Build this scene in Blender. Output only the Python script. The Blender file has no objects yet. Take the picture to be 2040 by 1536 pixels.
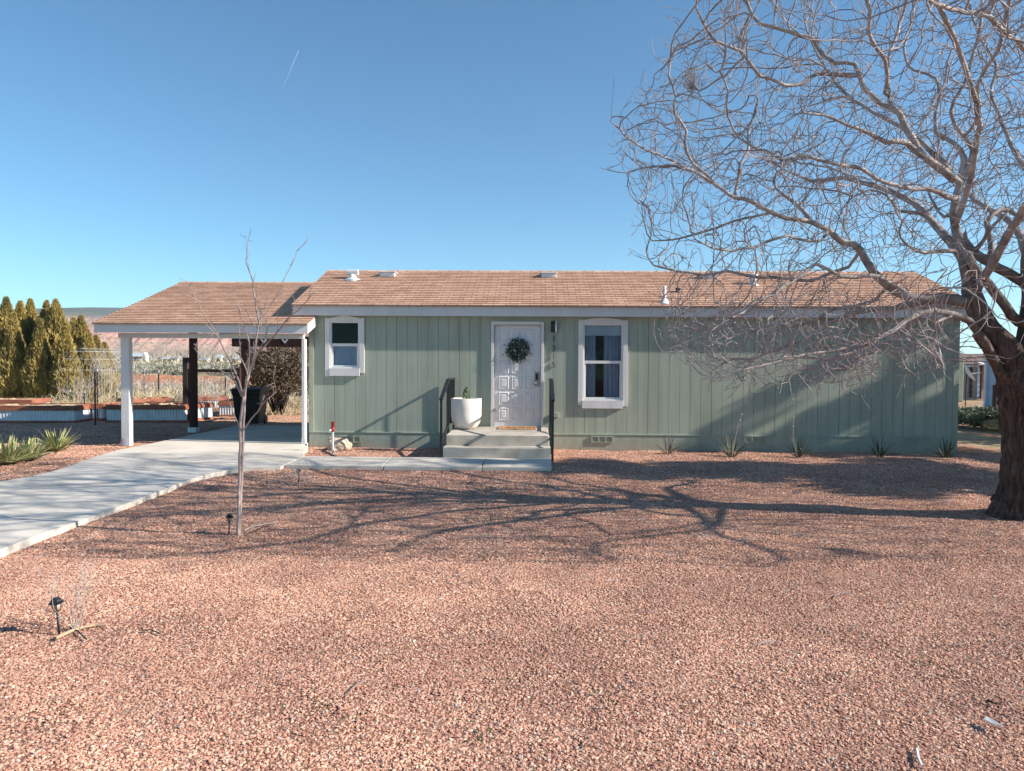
import bpy, math, random
import numpy as np
from mathutils import Vector, Matrix, noise
R=math.radians
random.seed(7); rng=np.random.default_rng(7)
scene=bpy.context.scene
col=scene.collection
# ---------------------------------------------------------------- camera
FPX=1530.0; CX,CY=1020.0,768.0
CAM=Vector((0,-14.9,1.65))
ROT=Matrix.Rotation(R(1.6),4,'Z')@Matrix.Rotation(R(90-1.685),4,'X')@Matrix.Rotation(R(0.35),4,'Z')
cam_d=bpy.data.cameras.new('camera'); cam=bpy.data.objects.new('camera',cam_d); col.objects.link(cam)
cam.matrix_world=Matrix.Translation(CAM)@ROT
cam_d.sensor_width=36; cam_d.lens=36*FPX/2040; cam_d.clip_start=0.05; cam_d.clip_end=20000
scene.camera=cam
def ray(px,py):
    return (ROT.to_3x3()@Vector(((px-CX)/FPX,-(py-CY)/FPX,-1)))
def G(px,py,z=0.0):
    d=ray(px,py); t=(z-CAM.z)/d.z; return CAM+d*t
def W(px,py,Y):
    d=ray(px,py); t=(Y-CAM.y)/d.y; return CAM+d*t
def PX(p):
    q=ROT.to_3x3().transposed()@(Vector(p)-CAM); return (CX+FPX*q.x/-q.z, CY-FPX*q.y/-q.z, -q.z)
# ---------------------------------------------------------------- object helpers
def tag(o,label=None,cat=None,group=None,kind=None):
    if label: o['label']=label
    if cat: o['category']=cat
    if group: o['group']=group
    if kind: o['kind']=kind
    return o
def thing(name,label,cat,loc=(0,0,0),group=None):
    o=bpy.data.objects.new(name,None); col.objects.link(o); o.location=loc; o.empty_display_size=.2
    return tag(o,label,cat,group)
def link(name,me,parent=None):
    o=bpy.data.objects.new(name,me); col.objects.link(o)
    if parent is not None:
        o.parent=parent
        o.matrix_parent_inverse=world_of(parent).inverted()
    return o
def world_of(o):
    m=Matrix.LocRotScale(o.location,o.rotation_euler,o.scale)
    if o.parent is not None: m=world_of(o.parent)@o.matrix_parent_inverse@m
    return m
def copy_tree(o,parent=None):
    c=o.copy(); col.objects.link(c)
    if parent is not None: c.parent=parent
    for ch in [x for x in col.objects if x.parent==o]: copy_tree(ch,c)
    return c
class MB:
    def __init__(s): s.v=[]; s.f=[]; s.uv=None
    def add(s,vs,fs):
        n=len(s.v); s.v.extend([tuple(p) for p in vs]); s.f.extend([tuple(i+n for i in f) for f in fs]); return s
    def box(s,x0,x1,y0,y1,z0,z1):
        if x0>x1:x0,x1=x1,x0
        if y0>y1:y0,y1=y1,y0
        if z0>z1:z0,z1=z1,z0
        return s.add([(x0,y0,z0),(x1,y0,z0),(x1,y1,z0),(x0,y1,z0),(x0,y0,z1),(x1,y0,z1),(x1,y1,z1),(x0,y1,z1)],
          [(0,3,2,1),(4,5,6,7),(0,1,5,4),(1,2,6,5),(2,3,7,6),(3,0,4,7)])
    def obox(s,M,hx,hy,hz):   # oriented box, M 4x4
        vs=[M@Vector((a*hx,b*hy,c*hz)) for c in(-1,1) for a,b in((-1,-1),(1,-1),(1,1),(-1,1))]
        return s.add(vs,[(0,3,2,1),(4,5,6,7),(0,1,5,4),(1,2,6,5),(2,3,7,6),(3,0,4,7)])
    def bar(s,a,b,w,h=None):
        a=Vector(a);b=Vector(b);h=h or w; d=b-a; L=d.length
        q=d.to_track_quat('X','Z').to_matrix().to_4x4()
        return s.obox(Matrix.Translation((a+b)/2)@q,L/2,w/2,h/2)
    def prism(s,poly,axis,lo,hi):   # poly of 2D; axis 'y': (x,z); 'z': (x,y); 'x': (y,z)
        n=len(poly)
        def P(a,b,t): return {'y':(a,t,b),'z':(a,b,t),'x':(t,a,b)}[axis]
        vs=[P(a,b,lo) for a,b in poly]+[P(a,b,hi) for a,b in poly]
        fs=[tuple(range(n)),tuple(range(2*n-1,n-1,-1))]+[(i,n+i,n+(i+1)%n,(i+1)%n) for i in range(n)]
        return s.add(vs,fs)
    def tube(s,path,rad,n=6,cap=True):
        P=[Vector(p) for p in path]; m=len(P)
        if not hasattr(rad,'__len__'): rad=[rad]*m
        t=(P[1]-P[0]).normalized(); u=t.orthogonal().normalized()
        vs=[];fs=[]
        for i in range(m):
            if i==0: tt=P[1]-P[0]
            elif i==m-1: tt=P[i]-P[i-1]
            else: tt=P[i+1]-P[i-1]
            if tt.length<1e-9: tt=t.copy()
            tt.normalize(); u=(u-tt*u.dot(tt))
            if u.length<1e-6: u=tt.orthogonal()
            u.normalize(); w=tt.cross(u); t=tt
            for k in range(n):
                a=2*math.pi*k/n; vs.append(P[i]+(u*math.cos(a)+w*math.sin(a))*rad[i])
        for i in range(m-1):
            for k in range(n):
                a=i*n+k;b=i*n+(k+1)%n; fs.append((a,b,b+n,a+n))
        if cap: fs.append(tuple(range(n-1,-1,-1))); fs.append(tuple((m-1)*n+k for k in range(n)))
        return s.add(vs,fs)
    def lathe(s,prof,c=(0,0,0),n=32):
        vs=[];fs=[];m=len(prof)
        for r,z in prof:
            for k in range(n):
                a=2*math.pi*k/n; vs.append((c[0]+r*math.cos(a),c[1]+r*math.sin(a),c[2]+z))
        for i in range(m-1):
            for k in range(n):
                a=i*n+k;b=i*n+(k+1)%n; fs.append((a,b,b+n,a+n))
        fs.append(tuple(range(n-1,-1,-1))); fs.append(tuple((m-1)*n+k for k in range(n)))
        return s.add(vs,fs)
    def build(s,name,mat,parent=None,smooth=False,bevel=0,seg=2):
        me=bpy.data.meshes.new(name); me.from_pydata(s.v,[],s.f); me.update()
        if mat: me.materials.append(mat)
        if s.uv is not None:
            l=me.uv_layers.new(name='UVMap'); l.data.foreach_set('uv',np.array(s.uv,dtype=np.float32).ravel())
        if smooth: me.polygons.foreach_set('use_smooth',[True]*len(me.polygons))
        o=link(name,me,parent)
        if bevel:
            b=o.modifiers.new('bevel','BEVEL'); b.width=bevel; b.segments=seg; b.limit_method='ANGLE'; b.angle_limit=R(40)
        return o
def np_mesh(name,V,F,mat,parent=None,smooth=False):
    """V (n,3), F (m,k) numpy"""
    V=np.ascontiguousarray(V,dtype=np.float32); F=np.ascontiguousarray(F,dtype=np.int32)
    me=bpy.data.meshes.new(name); me.vertices.add(len(V)); me.vertices.foreach_set('co',V.ravel())
    k=F.shape[1]; me.loops.add(F.size); me.loops.foreach_set('vertex_index',F.ravel())
    me.polygons.add(len(F)); me.polygons.foreach_set('loop_start',np.arange(0,F.size,k,dtype=np.int32))
    me.polygons.foreach_set('loop_total',np.full(len(F),k,dtype=np.int32))
    if smooth: me.polygons.foreach_set('use_smooth',np.ones(len(F),dtype=bool))
    me.update(calc_edges=True); me.validate()
    if mat: me.materials.append(mat)
    return link(name,me,parent)
def leaves_np(P,L,Wd,rng,up=0.0,dirs=None,jit=1.0):
    """diamond leaf quads at points P; L length, Wd width arrays or scalars"""
    n=len(P); d=rng.normal(size=(n,3))*jit
    if dirs is not None: d=d+dirs
    d[:,2]+=up; d/=np.linalg.norm(d,axis=1)[:,None]+1e-9
    q=np.cross(d,rng.normal(size=(n,3))); q/=np.linalg.norm(q,axis=1)[:,None]+1e-9
    L=np.broadcast_to(np.asarray(L,dtype=float),(n,))[:,None]; Wd=np.broadcast_to(np.asarray(Wd,dtype=float),(n,))[:,None]
    a=P-d*L*.5; b=P+q*Wd*.5; c=P+d*L*.5; e=P-q*Wd*.5
    V=np.stack([a,b,c,e],1).reshape(-1,3); F=np.arange(4*n).reshape(n,4); return V,F
def merge(parts):
    Vs=[];Fs=[];o=0
    for V,F in parts: Vs.append(V);Fs.append(F+o);o+=len(V)
    return np.concatenate(Vs),np.concatenate(Fs)
# ---------------------------------------------------------------- materials
def nt(name):
    m=bpy.data.materials.new(name); m.use_nodes=True; t=m.node_tree
    return m,t,t.nodes['Principled BSDF']
def node(t,ty,**k):
    n=t.nodes.new(ty)
    for a,b in k.items():
        if a.startswith('i_'): n.inputs[a[2:].replace('_',' ')].default_value=b
        else: setattr(n,a,b)
    return n
def ramp(t,fac,stops):
    r=t.nodes.new('ShaderNodeValToRGB'); e=r.color_ramp.elements
    while len(e)<len(stops): e.new(.5)
    for i,(p,c) in enumerate(stops): e[i].position=p; e[i].color=(*c,1)
    t.links.new(fac,r.inputs['Fac']); return r.outputs['Color']
def mixc(t,fac,a,b,mode='MIX'):
    n=t.nodes.new('ShaderNodeMix'); n.data_type='RGBA'; n.blend_type=mode
    for s,v in ((n.inputs[0],fac),(n.inputs[6],a),(n.inputs[7],b)):
        if hasattr(v,'type') and hasattr(v,'links'): t.links.new(v,s)
        else: s.default_value=v if not isinstance(v,tuple) else (*v,1)
    return n.outputs[2]
def coords(t,stretch=(1,1,1),kind='Object'):
    tc=t.nodes.new('ShaderNodeTexCoord'); mp=t.nodes.new('ShaderNodeMapping'); mp.inputs['Scale'].default_value=stretch
    t.links.new(tc.outputs[kind],mp.inputs[0]); return mp.outputs[0]
def noise_t(t,vec,scale,detail=4,rough=.55):
    n=node(t,'ShaderNodeTexNoise'); n.inputs['Scale'].default_value=scale; n.inputs['Detail'].default_value=detail; n.inputs['Roughness'].default_value=rough
    t.links.new(vec,n.inputs['Vector']); return n.outputs['Fac']
def bump(t,bs,h,strength,dist=.01):
    b=t.nodes.new('ShaderNodeBump'); b.inputs['Strength'].default_value=strength; b.inputs['Distance'].default_value=dist
    t.links.new(h,b.inputs['Height']); t.links.new(b.outputs[0],bs.inputs['Normal']); return b
def pmat(name,c1,c2=None,scale=4,rough=.8,bs=0,bscale=40,bd=.004,metal=0,stretch=(1,1,1),c3=None,spec=.35,big=None):
    m,t,b=nt(name); v=coords(t,stretch); b.inputs['Roughness'].default_value=rough; b.inputs['Metallic'].default_value=metal
    b.inputs['Specular IOR Level'].default_value=spec
    c2=c2 or tuple(x*.82 for x in c1)
    st=[(.32,c2),(.68,c1)] if c3 is None else [(.3,c2),(.5,c1),(.7,c3)]
    c=ramp(t,noise_t(t,v,scale,6,.62),st)
    if big: c=mixc(t,1.0,c,ramp(t,noise_t(t,coords(t),big[0],3),[(.35,(big[1],)*3),(.65,(1,1,1))]),'MULTIPLY')
    t.links.new(c,b.inputs['Base Color'])
    if bs: bump(t,b,noise_t(t,v,bscale,5,.6),bs,bd)
    return m
M={}
M['white']=pmat('white_paint',(.69,.67,.66),(.61,.59,.58),3,.55,.35,55,.004,stretch=(1,1,.25))
M['white_rough']=pmat('rough_sawn_white_paint',(.71,.69,.68),(.63,.61,.60),5,.6,.9,60,.006,stretch=(1,1,.3))
M['vinyl']=pmat('white_vinyl',(.74,.73,.71),(.70,.69,.67),2,.35)
M['door_white']=pmat('door_white_paint',(.72,.70,.70),(.68,.66,.66),2,.85,.15,90,.001,spec=.15)
M['brown_wood']=pmat('dark_brown_wood',(.055,.022,.017),(.030,.013,.011),6,.75,.5,40,.003,stretch=(1,1,.2))
M['grey_wood']=pmat('weathered_dark_wood',(.07,.05,.045),(.035,.027,.026),6,.8,.5,40,.003,stretch=(1,1,.2))
M['rust_wood']=pmat('rust_stained_timber',(.32,.115,.065),(.19,.065,.042),5,.8,.5,40,.003,stretch=(.3,.3,1),c3=(.40,.17,.10))
M['black_iron']=pmat('black_iron',(.020,.024,.030),(.012,.014,.017),8,.55,.2,80,.001)
M['dark_metal']=pmat('dark_metal',(.03,.032,.04),None,8,.4,metal=.4)
M['galv']=pmat('galvanized_steel',(.70,.73,.76),(.55,.58,.61),6,.5,.1,30,.002,metal=.25)
M['conc']=pmat('broomed_concrete',(.74,.66,.565),(.63,.56,.475),1.6,.9,.35,130,.003,c3=(.78,.705,.61),big=(.55,.80))
M['step_conc']=pmat('stained_step_concrete',(.56,.495,.42),(.40,.34,.275),3.5,.9,.7,60,.006,c3=(.62,.56,.485),big=(1.2,.8))
M['stone']=pmat('tan_sandstone',(.62,.47,.33),(.42,.27,.18),9,.9,.8,30,.01,c3=(.70,.58,.44))
M['red_metal']=pmat('faded_red_paint',(.40,.045,.04),(.26,.03,.03),20,.55)
M['plastic_black']=pmat('black_plastic',(.012,.012,.014),None,6,.5)
M['amber']=pmat('amber_plastic',(.45,.36,.24),None,6,.3)
M['mat_tan']=pmat('coir_mat',(.55,.31,.15),(.42,.22,.1),60,.95,.8,200,.004)
M['mat_dark']=pmat('coir_mat_print',(.07,.035,.02),None,60,.95)
M['soil']=pmat('garden_straw_soil',(.48,.38,.24),(.28,.19,.11),14,.95,.9,40,.02,c3=(.64,.55,.37))
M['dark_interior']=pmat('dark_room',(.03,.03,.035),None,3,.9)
M['curtain']=pmat('grey_blue_curtain',(.46,.50,.56),(.36,.40,.46),3,.9)
M['shade_fabric']=pmat('sage_roller_shade',(.72,.78,.72),None,3,.9)
# green siding (T1-11) : grain stretched vertically
def siding(name,c1,c2,stretch,bs,sc,bd):
    m,t,b=nt(name); v=coords(t,stretch); b.inputs['Roughness'].default_value=.75; b.inputs['Specular IOR Level'].default_value=.25
    c=ramp(t,noise_t(t,coords(t),1.1,5,.6),[(.3,c2),(.7,c1)])
    c=mixc(t,1.0,c,ramp(t,noise_t(t,v,9,5),[(.3,(.90,.90,.90)),(.6,(1,1,1))]),'MULTIPLY')
    st=noise_t(t,coords(t,(1,1,.12)),3.2,5,.7); c=mixc(t,1.0,c,ramp(t,st,[(.38,(.90,.89,.88)),(.55,(1,1,1))]),'MULTIPLY')
    tc=t.nodes.new('ShaderNodeTexCoord'); sp=t.nodes.new('ShaderNodeSeparateXYZ'); t.links.new(tc.outputs['Object'],sp.inputs[0])
    spl=noise_t(t,coords(t),7,6,.7); ad=node(t,'ShaderNodeMath',operation='MULTIPLY_ADD'); t.links.new(spl,ad.inputs[0]); ad.inputs[1].default_value=-.5; t.links.new(sp.outputs['Z'],ad.inputs[2])
    mr=node(t,'ShaderNodeMapRange'); mr.inputs[1].default_value=-.06; mr.inputs[2].default_value=-.30; mr.inputs[4].default_value=.38; t.links.new(ad.outputs[0],mr.inputs[0]); c=mixc(t,mr.outputs[0],c,(.40,.29,.22))
    t.links.new(c,b.inputs['Base Color']); bump(t,b,noise_t(t,v,sc,5,.65),bs,bd); return m
M['green']=siding('sage_green_siding',(.395,.435,.355),(.355,.395,.32),(1,1,.07),.30,42,.0022)
M['green_rough']=siding('sage_green_skirt',(.38,.42,.345),(.335,.375,.305),(1,1,.8),.8,26,.006)
def glassm():
    m=bpy.data.materials.new('window_glass'); m.use_nodes=True; t=m.node_tree; t.nodes.clear()
    o=t.nodes.new('ShaderNodeOutputMaterial'); mx=t.nodes.new('ShaderNodeMixShader'); tr=t.nodes.new('ShaderNodeBsdfTransparent'); tr.inputs[0].default_value=(.84,.88,.93,1)
    g=t.nodes.new('ShaderNodeBsdfGlossy'); g.inputs['Roughness'].default_value=.03; g.inputs[0].default_value=(.9,.9,.95,1)
    lw=t.nodes.new('ShaderNodeFresnel'); lw.inputs[0].default_value=1.22
    t.links.new(lw.outputs[0],mx.inputs[0]); t.links.new(tr.outputs[0],mx.inputs[1]); t.links.new(g.outputs[0],mx.inputs[2]); t.links.new(mx.outputs[0],o.inputs[0]); return m
M['glass']=glassm()
def shingles(name,rowh,roww,tint=(1,1,1)):
    m,t,b=nt(name); b.inputs['Roughness'].default_value=.92; b.inputs['Specular IOR Level'].default_value=.15
    v=coords(t,(1,1,1),'UV')
    br=node(t,'ShaderNodeTexBrick',offset=.37,offset_frequency=2,squash=1.0)
    br.inputs['Color1'].default_value=(0,0,0,1); br.inputs['Color2'].default_value=(1,1,1,1); br.inputs['Mortar'].default_value=(.5,.5,.5,1)
    br.inputs['Scale'].default_value=1; br.inputs['Brick Width'].default_value=roww; br.inputs['Row Height'].default_value=rowh; br.inputs['Mortar Size'].default_value=0.0045; br.inputs['Bias'].default_value=0
    t.links.new(v,br.inputs['Vector'])
    a=tuple(x*y for x,y in zip((.53,.325,.225),tint)); c_=tuple(x*y for x,y in zip((.61,.385,.275),tint)); d=tuple(x*y for x,y in zip((.69,.455,.33),tint))
    c=ramp(t,br.outputs['Color'],[(0,a),(.45,c_),(1,d)])
    c=mixc(t,br.outputs['Fac'],c,(.12,.06,.045))
    c=mixc(t,1.0,c,ramp(t,noise_t(t,v,120,3),[(.3,(.80,.80,.80)),(.7,(1.08,1.08,1.08))]),'MULTIPLY')
    c=mixc(t,1.0,c,ramp(t,noise_t(t,v,.9,3),[(.3,(.92,.91,.92)),(.7,(1,1,1))]),'MULTIPLY')
    t.links.new(c,b.inputs['Base Color']); bump(t,b,noise_t(t,v,150,2),.5,.003); return m
M['shingle']=shingles('asphalt_shingles',.135,.23)
# ================================================================ HOUSE
XL=W(617,760,0).x; XR=W(1908,760,0).x
EF=-0.165                                  # fascia front plane
RXL=W(583,616,EF).x; RXR=XR+.33
ZE=W(1000,608,EF).z; ZF=W(1000,630,EF).z  # top / bottom of fascia
YR=2.42; ZR=W(1100,541,YR).z
YB=2*YR; SL=(ZR-ZE)/(YR-EF)
Z0=W(1300,866,0).z                        # skirt top
print('HOUSE',XL,XR,RXL,RXR,ZE,ZF,ZR,SL,Z0)
house=thing('house','long single storey sage green house with brown shingle roof and white trim','house',((XL+XR)/2,YR,0))
def rectpx(x0,y0,x1,y1,Y): 
    a=W(x0,y0,Y); b=W(x1,y1,Y); return a.x,b.x,b.z,a.z
w1=rectpx(657.8,640,716.6,734,0); w2=rectpx(1162,645,1240,798,0); dr=rectpx(984.4,647,1076.8,854,0)
openings=[w1,w2,dr]
# wall panelled in grooved planks
g0=W(749,700,0).x; pitch=.2032
xs=[XL]; x=g0-pitch*math.floor((g0-XL)/pitch)
while x<XR-.02:
    if x>XL+.03: xs.append(x)
    x+=pitch
xs.append(XR)
wall=MB(); gz1=2.62
for i in range(len(xs)-1):
    a=xs[i]+((.0055 if i%6==3 else .003) if i else 0); b=xs[i+1]-((.0055 if (i+1)%6==3 else .003) if i<len(xs)-2 else 0)
    cuts=sorted({a,b}|{e for o in openings for e in (o[0],o[1]) if a<e<b})
    for c0,c1 in zip(cuts,cuts[1:]):
        mid=(c0+c1)/2; segs=[(Z0,gz1)]
        for o in openings:
            if o[0]<mid<o[1]:
                segs=[s for s in ((Z0,o[2]),(o[3],gz1)) if s[1]-s[0]>.01]
        for s in segs: wall.box(c0,c1,0,.02,s[0],s[1])
wall.build('front_wall',M['green'],house,bevel=.0015,seg=1)
back=MB()   # groove backing with openings
cuts=sorted([XL+.001,XR-.001]+[e for o in openings for e in (o[0],o[1])])
for c0,c1 in zip(cuts,cuts[1:]):
    mid=(c0+c1)/2; segs=[(.02,gz1)]
    for o in openings:
        if o[0]<mid<o[1]: segs=[(.02,o[2]),(o[3],gz1)]
    for s in segs: back.box(c0,c1,.0075,.09,s[0],s[1]) if False else back.box(c0,c1,.0125,.09,s[0],s[1])
back.build('wall_core',M['green'],house)
sw=MB()
def gable(x0,x1): return [(.091,.02),(YB-.091,.02),(YB-.091,ZE-.08),(YR,ZR-.09),(.091,ZE-.08)]
sw.prism(gable(0,0),'x',XL,XL+.09); sw.build('side_wall',M['green'],house)
sw=MB(); sw.prism(gable(0,0),'x',XR-.09,XR); sw.build('side_wall',M['green'],house)
MB().box(XL,XR,YB-.09,YB,.02,ZE-.1).build('rear_wall',M['green'],house)
MB().box(XL+.1,XR-.1,.3,YB-.1,.3,.36).build('floor_deck',M['dark_interior'],house)
# skirt, cap, corner boards
sk=MB(); sk.box(XL-.005,XR+.005,-.022,-.001,-.05,Z0-.012); sk.build('skirt',M['green_rough'],house)
MB().box(XL-.01,XR+.01,-.034,.0,Z0-.012,Z0+.008).build('skirt_cap',M['green'],house,bevel=.002)
MB().box(XL-.012,XL+.085,-.021,.03,Z0+.009,2.56).build('corner_board',M['green_rough'],house,bevel=.002)
MB().box(XR-.09,XR+.012,-.021,.03,Z0+.009,2.56).build('corner_board',M['green_rough'],house,bevel=.002)
jx=W(1394,880,0).x; MB().box(jx-.003,jx+.006,-.030,-.0225,0,Z0-.013).build('skirt_joint',M['green'],house)
for x0,x1 in ((677,719),(1178,1221),(1483,1526),(1798,1845)):
    a=W(x0,868,-.02); b=W(x1,881,-.02); z0,z1=b.z-.005,a.z-.0; v=MB(); w=b.x-a.x
    v.box(a.x,b.x,-.046,-.0225,z1-.02,z1); v.box(a.x,b.x,-.046,-.0225,z0,z0+.015)
    for k in range(4):
        xx=a.x+(w-.022)*k/3; v.box(xx,xx+.022,-.046,-.0225,z0+.015,z1-.02)
    v.box(b.x+.001,b.x+.004,-.044,-.0225,z0,z1)
    MB().box(a.x+.004,b.x-.004,-.0235,-.0226,z0+.004,z1-.004).build('vent_screen',M['brown_wood'],house) if False else None
    fv=v.build('foundation_vent',M['green'],house)
    s=MB()
    for k in range(3):
        for j in range(4):
            zz=z0+.022+j*(z1-z0-.045)/4; xx=a.x+(w-.022)*k/3+.022; s.box(xx,xx+(w-.022)/3-.022,-.031,-.0235,zz,zz+.012)
    s.build('louvre',M['green'],fv)
# fascia, soffit, rake boards
MB().box(RXL,RXR,EF,EF+.02,ZF,ZE-.006).build('fascia',M['white'],house,bevel=.002)
MB().box(RXL+.01,RXR-.01,EF+.021,-.001,ZF+.02,ZF+.035).build('soffit',M['white'],house)
MB().box(RXL,RXR,YB-EF-.02,YB-EF,ZF,ZE-.006).build('fascia',M['white'],house)
for xx in (RXL,RXR-.02):
    r=MB(); p=[(EF+.021,ZF+.0),(EF+.021,ZE-.01),(YR,ZR-.01),(YB-EF-.021,ZE-.01),(YB-EF-.021,ZF),(YR,ZR-.2)]
    r.prism(p,'x',xx,xx+.02); r.build('rake_board',M['white'],house)
def shingle_roof(name,x0,x1,ye,ze,yr,zr,over,parent,course=.135,rear=None):
    """stepped courses on both slopes, uv in metres"""
    dy,dz=yr-ye,zr-ze; L=math.hypot(dy,dz); uy,uz=dy/L,dz/L
    o=[]
    mb=MB(); uv=[]
    nrm=(-uz,uy)
    for side in (0,1):
        s=-over if not (side and rear) else L-rear; k=0
        while s<L-.001:
            s1=min(s+course,L)
            def P(x,ss,h):
                y=ye+uy*ss+nrm[0]*h; z=ze+uz*ss+nrm[1]*h
                if side: y=2*yr-y
                return (x,y,z)
            h0,h1=.021,.003
            vs=[P(x0,s,h0),P(x1,s,h0),P(x1,s1,h1),P(x0,s1,h1),P(x0,s,-.012 if k==0 else 0),P(x1,s,-.012 if k==0 else 0)]
            fs=[(0,1,2,3),(4,5,1,0)] if not side else [(3,2,1,0),(0,1,5,4)]
            mb.add(vs,fs)
            q=s-(-over); row=k*course
            a=[(x0,row+.004),(x1,row+.004),(x1,row+course-.006),(x0,row+course-.006)]; r_=[(x0,row+.004),(x1,row+.004),(x1,row+.006),(x0,row+.006)]
            uv+= (a+r_) if not side else (a[::-1]+r_)
            s=s1; k+=1
    # underside
    for side in (0,1):
        sb=-over if not (side and rear) else L-rear
        def Q(x,ss,h):
            y=ye+uy*ss-uz*h; z=ze+uz*ss+uy*h
            return (x,2*yr-y if side else y,z)
        vs=[Q(x0,sb,-.012),Q(x1,sb,-.012),Q(x1,L,-.012),Q(x0,L,-.012)]
        mb.add(vs,[(3,2,1,0) if not side else (0,1,2,3)]); uv+=[(0,0)]*4
        for xx in (x0,x1):
            mb.add([Q(xx,sb,-.012),Q(xx,L,-.012),Q(xx,L,.010),Q(xx,sb,.010)],[(0,1,2,3)]); uv+=[(0,.01)]*4
    mb.uv=uv
    ro=mb.build(name,M['shingle'],parent)
    rc=MB(); uvs=[]; x=x0
    while x<x1:
        w=min(.2,x1-x)
        for sg in (-1,1):
            p=[(x,yr,zr+.024),(x+w,yr,zr+.018),(x+w,yr+sg*.12,zr+.018-.12*dz/dy),(x,yr+sg*.12,zr+.024-.12*dz/dy),(x,yr+sg*.12,zr+.006-.12*dz/dy),(x+w,yr+sg*.12,zr+.003-.12*dz/dy)]
            rc.add(p,[(0,1,2,3),(3,2,5,4)]); uvs+=[(x,.02+sg*.01),(x+w-.01,.02),(x+w-.01,.1),(x,.1)]*2
        x+=w
    rc.uv=uvs; rc.build('ridge_cap',M['shingle'],ro)
    return ro
roof=shingle_roof('roof',RXL-.012,RXR+.012,EF,ZE,YR,ZR,.052,house)
def onroof(px,py,yy): 
    """point on front slope under pixel"""
    d=ray(px,py); n=Vector((0,-SL,1)); p0=Vector((0,EF,ZE)); t=(p0-CAM).dot(n)/d.dot(n); return CAM+d*t
def box_vent(px,py):
    p=onroof(px,py,0); t=MB(); t.box(p.x-.16,p.x+.16,p.y-.17,p.y+.14,p.z-.04,p.z+.05)
    o=t.build('roof_vent',M['galv'],roof,bevel=.01); MB().box(p.x-.19,p.x+.19,p.y-.20,p.y+.16,p.z+.051,p.z+.075).build('vent_cap',M['galv'],o,bevel=.012)
for px,py in ((774,549),(1093,551),(1412,553)): box_vent(px,py)
p=onroof(703,556,0); o=MB().lathe([(.10,-.05),(.085,.02),(.07,.1)],p,20).build('flue_pipe',M['vinyl'],roof,True)
MB().tube([(p.x-.12,p.y,p.z+.15),(p.x+.12,p.y,p.z+.15)],.065,16).build('flue_cap',M['galv'],o)
MB().lathe([(.2,-.06),(.2,-.02),(.09,.03)],p,20).build('flashing',M['galv'],o)
p=onroof(1500,567,0); o=MB().lathe([(.16,-.05),(.08,.02),(.065,.03),(.065,.17)],p,20).build('flue_pipe',M['galv'],roof,True)
MB().lathe([(.07,.171),(.10,.18),(.10,.21),(.05,.24)],p,20).build('flue_cap',M['vinyl'],o)
p=onroof(1324,603,0); o=MB().lathe([(.16,-.04),(.10,-.01),(.05,.06),(.03,.08),(.03,.32)],p,16).build('vent_pipe',M['vinyl'],roof,True)
p=onroof(1351,583,0); o=MB().lathe([(.09,-.03),(.05,0),(.04,.03),(.04,.05),(.055,.055),(.055,.10)],p,16).build('vent_pipe',M['dark_metal'],roof,True)
# windows
def window(r,trim_px,arch,sill,shade=False):
    """r = opening rect (x0,x1,z0,z1)"""
    x0,x1,z0,z1=r
    fr=MB(); t=.030
    for a,b,c,d in ((x0,x0+t,z0,z1),(x1-t,x1,z0,z1),(x0+t,x1-t,z0,z0+t),(x0+t,x1-t,z1-t,z1)): fr.box(a,b,-.012,.07,c,d)
    zm=(z0+z1)/2
    win=fr.build('window',M['vinyl'],house,bevel=.002)
    s=MB(); s.box(x0+t+.001,x1-t-.001,.002,.05,zm-.028,zm+.028); 
    s.box(x0+t+.001,x0+t+.028,.012,.045,z0+t+.001,zm-.029); s.box(x1-t-.028,x1-t-.001,.012,.045,z0+t+.001,zm-.029); s.box(x0+t+.029,x1-t-.029,.012,.045,z0+t+.001,z0+t+.03)
    s.build('sash',M['vinyl'],win,bevel=.002)
    MB().box(x0+t,x1-t,.030,.034,zm+.029,z1-t).build('pane',M['glass'],win)
    MB().box(x0+t+.029,x1-t-.029,.024,.028,z0+t+.031,zm-.029).build('pane',M['glass'],win)
    tx0,tx1,tz1,lb,rb,bz,bx0,bx1=trim_px
    tr=MB(); P=[(tx0,tz1-.012)]
    n=20
    for i in range(n+1):
        u=i/n; xx=tx0+.09+(tx1-tx0-.18)*u; P.append((xx,tz1-.022+ .05*math.sin(math.pi*u)**.9))
    P.append((tx1,tz1-.012)); P+= [(tx1,z1+.001),(tx0,z1+.001)]
    tr.prism(P[::-1],'y',-.036,-.0125 if False else -.001)
    tr.box(tx0,x0-.001,-.034,-.001,lb,z1); tr.box(x1+.001,tx1,-.034,-.001,rb,z1)
    tr.box(bx0,bx1,-.046,-.001,bz,z0-.001)
    tr.build('window_trim',M['white_rough'],win,bevel=.002)
    return win,zm
a=W(648.3,632,0); b=W(726.2,632,0)
win1,zm=window(w1,(a.x,b.x,a.z,W(650,749.5,0).z,W(720,743.5,0).z,W(690,749,0).z,W(658,745,0).x,W(717,745,0).x),0,0)
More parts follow.
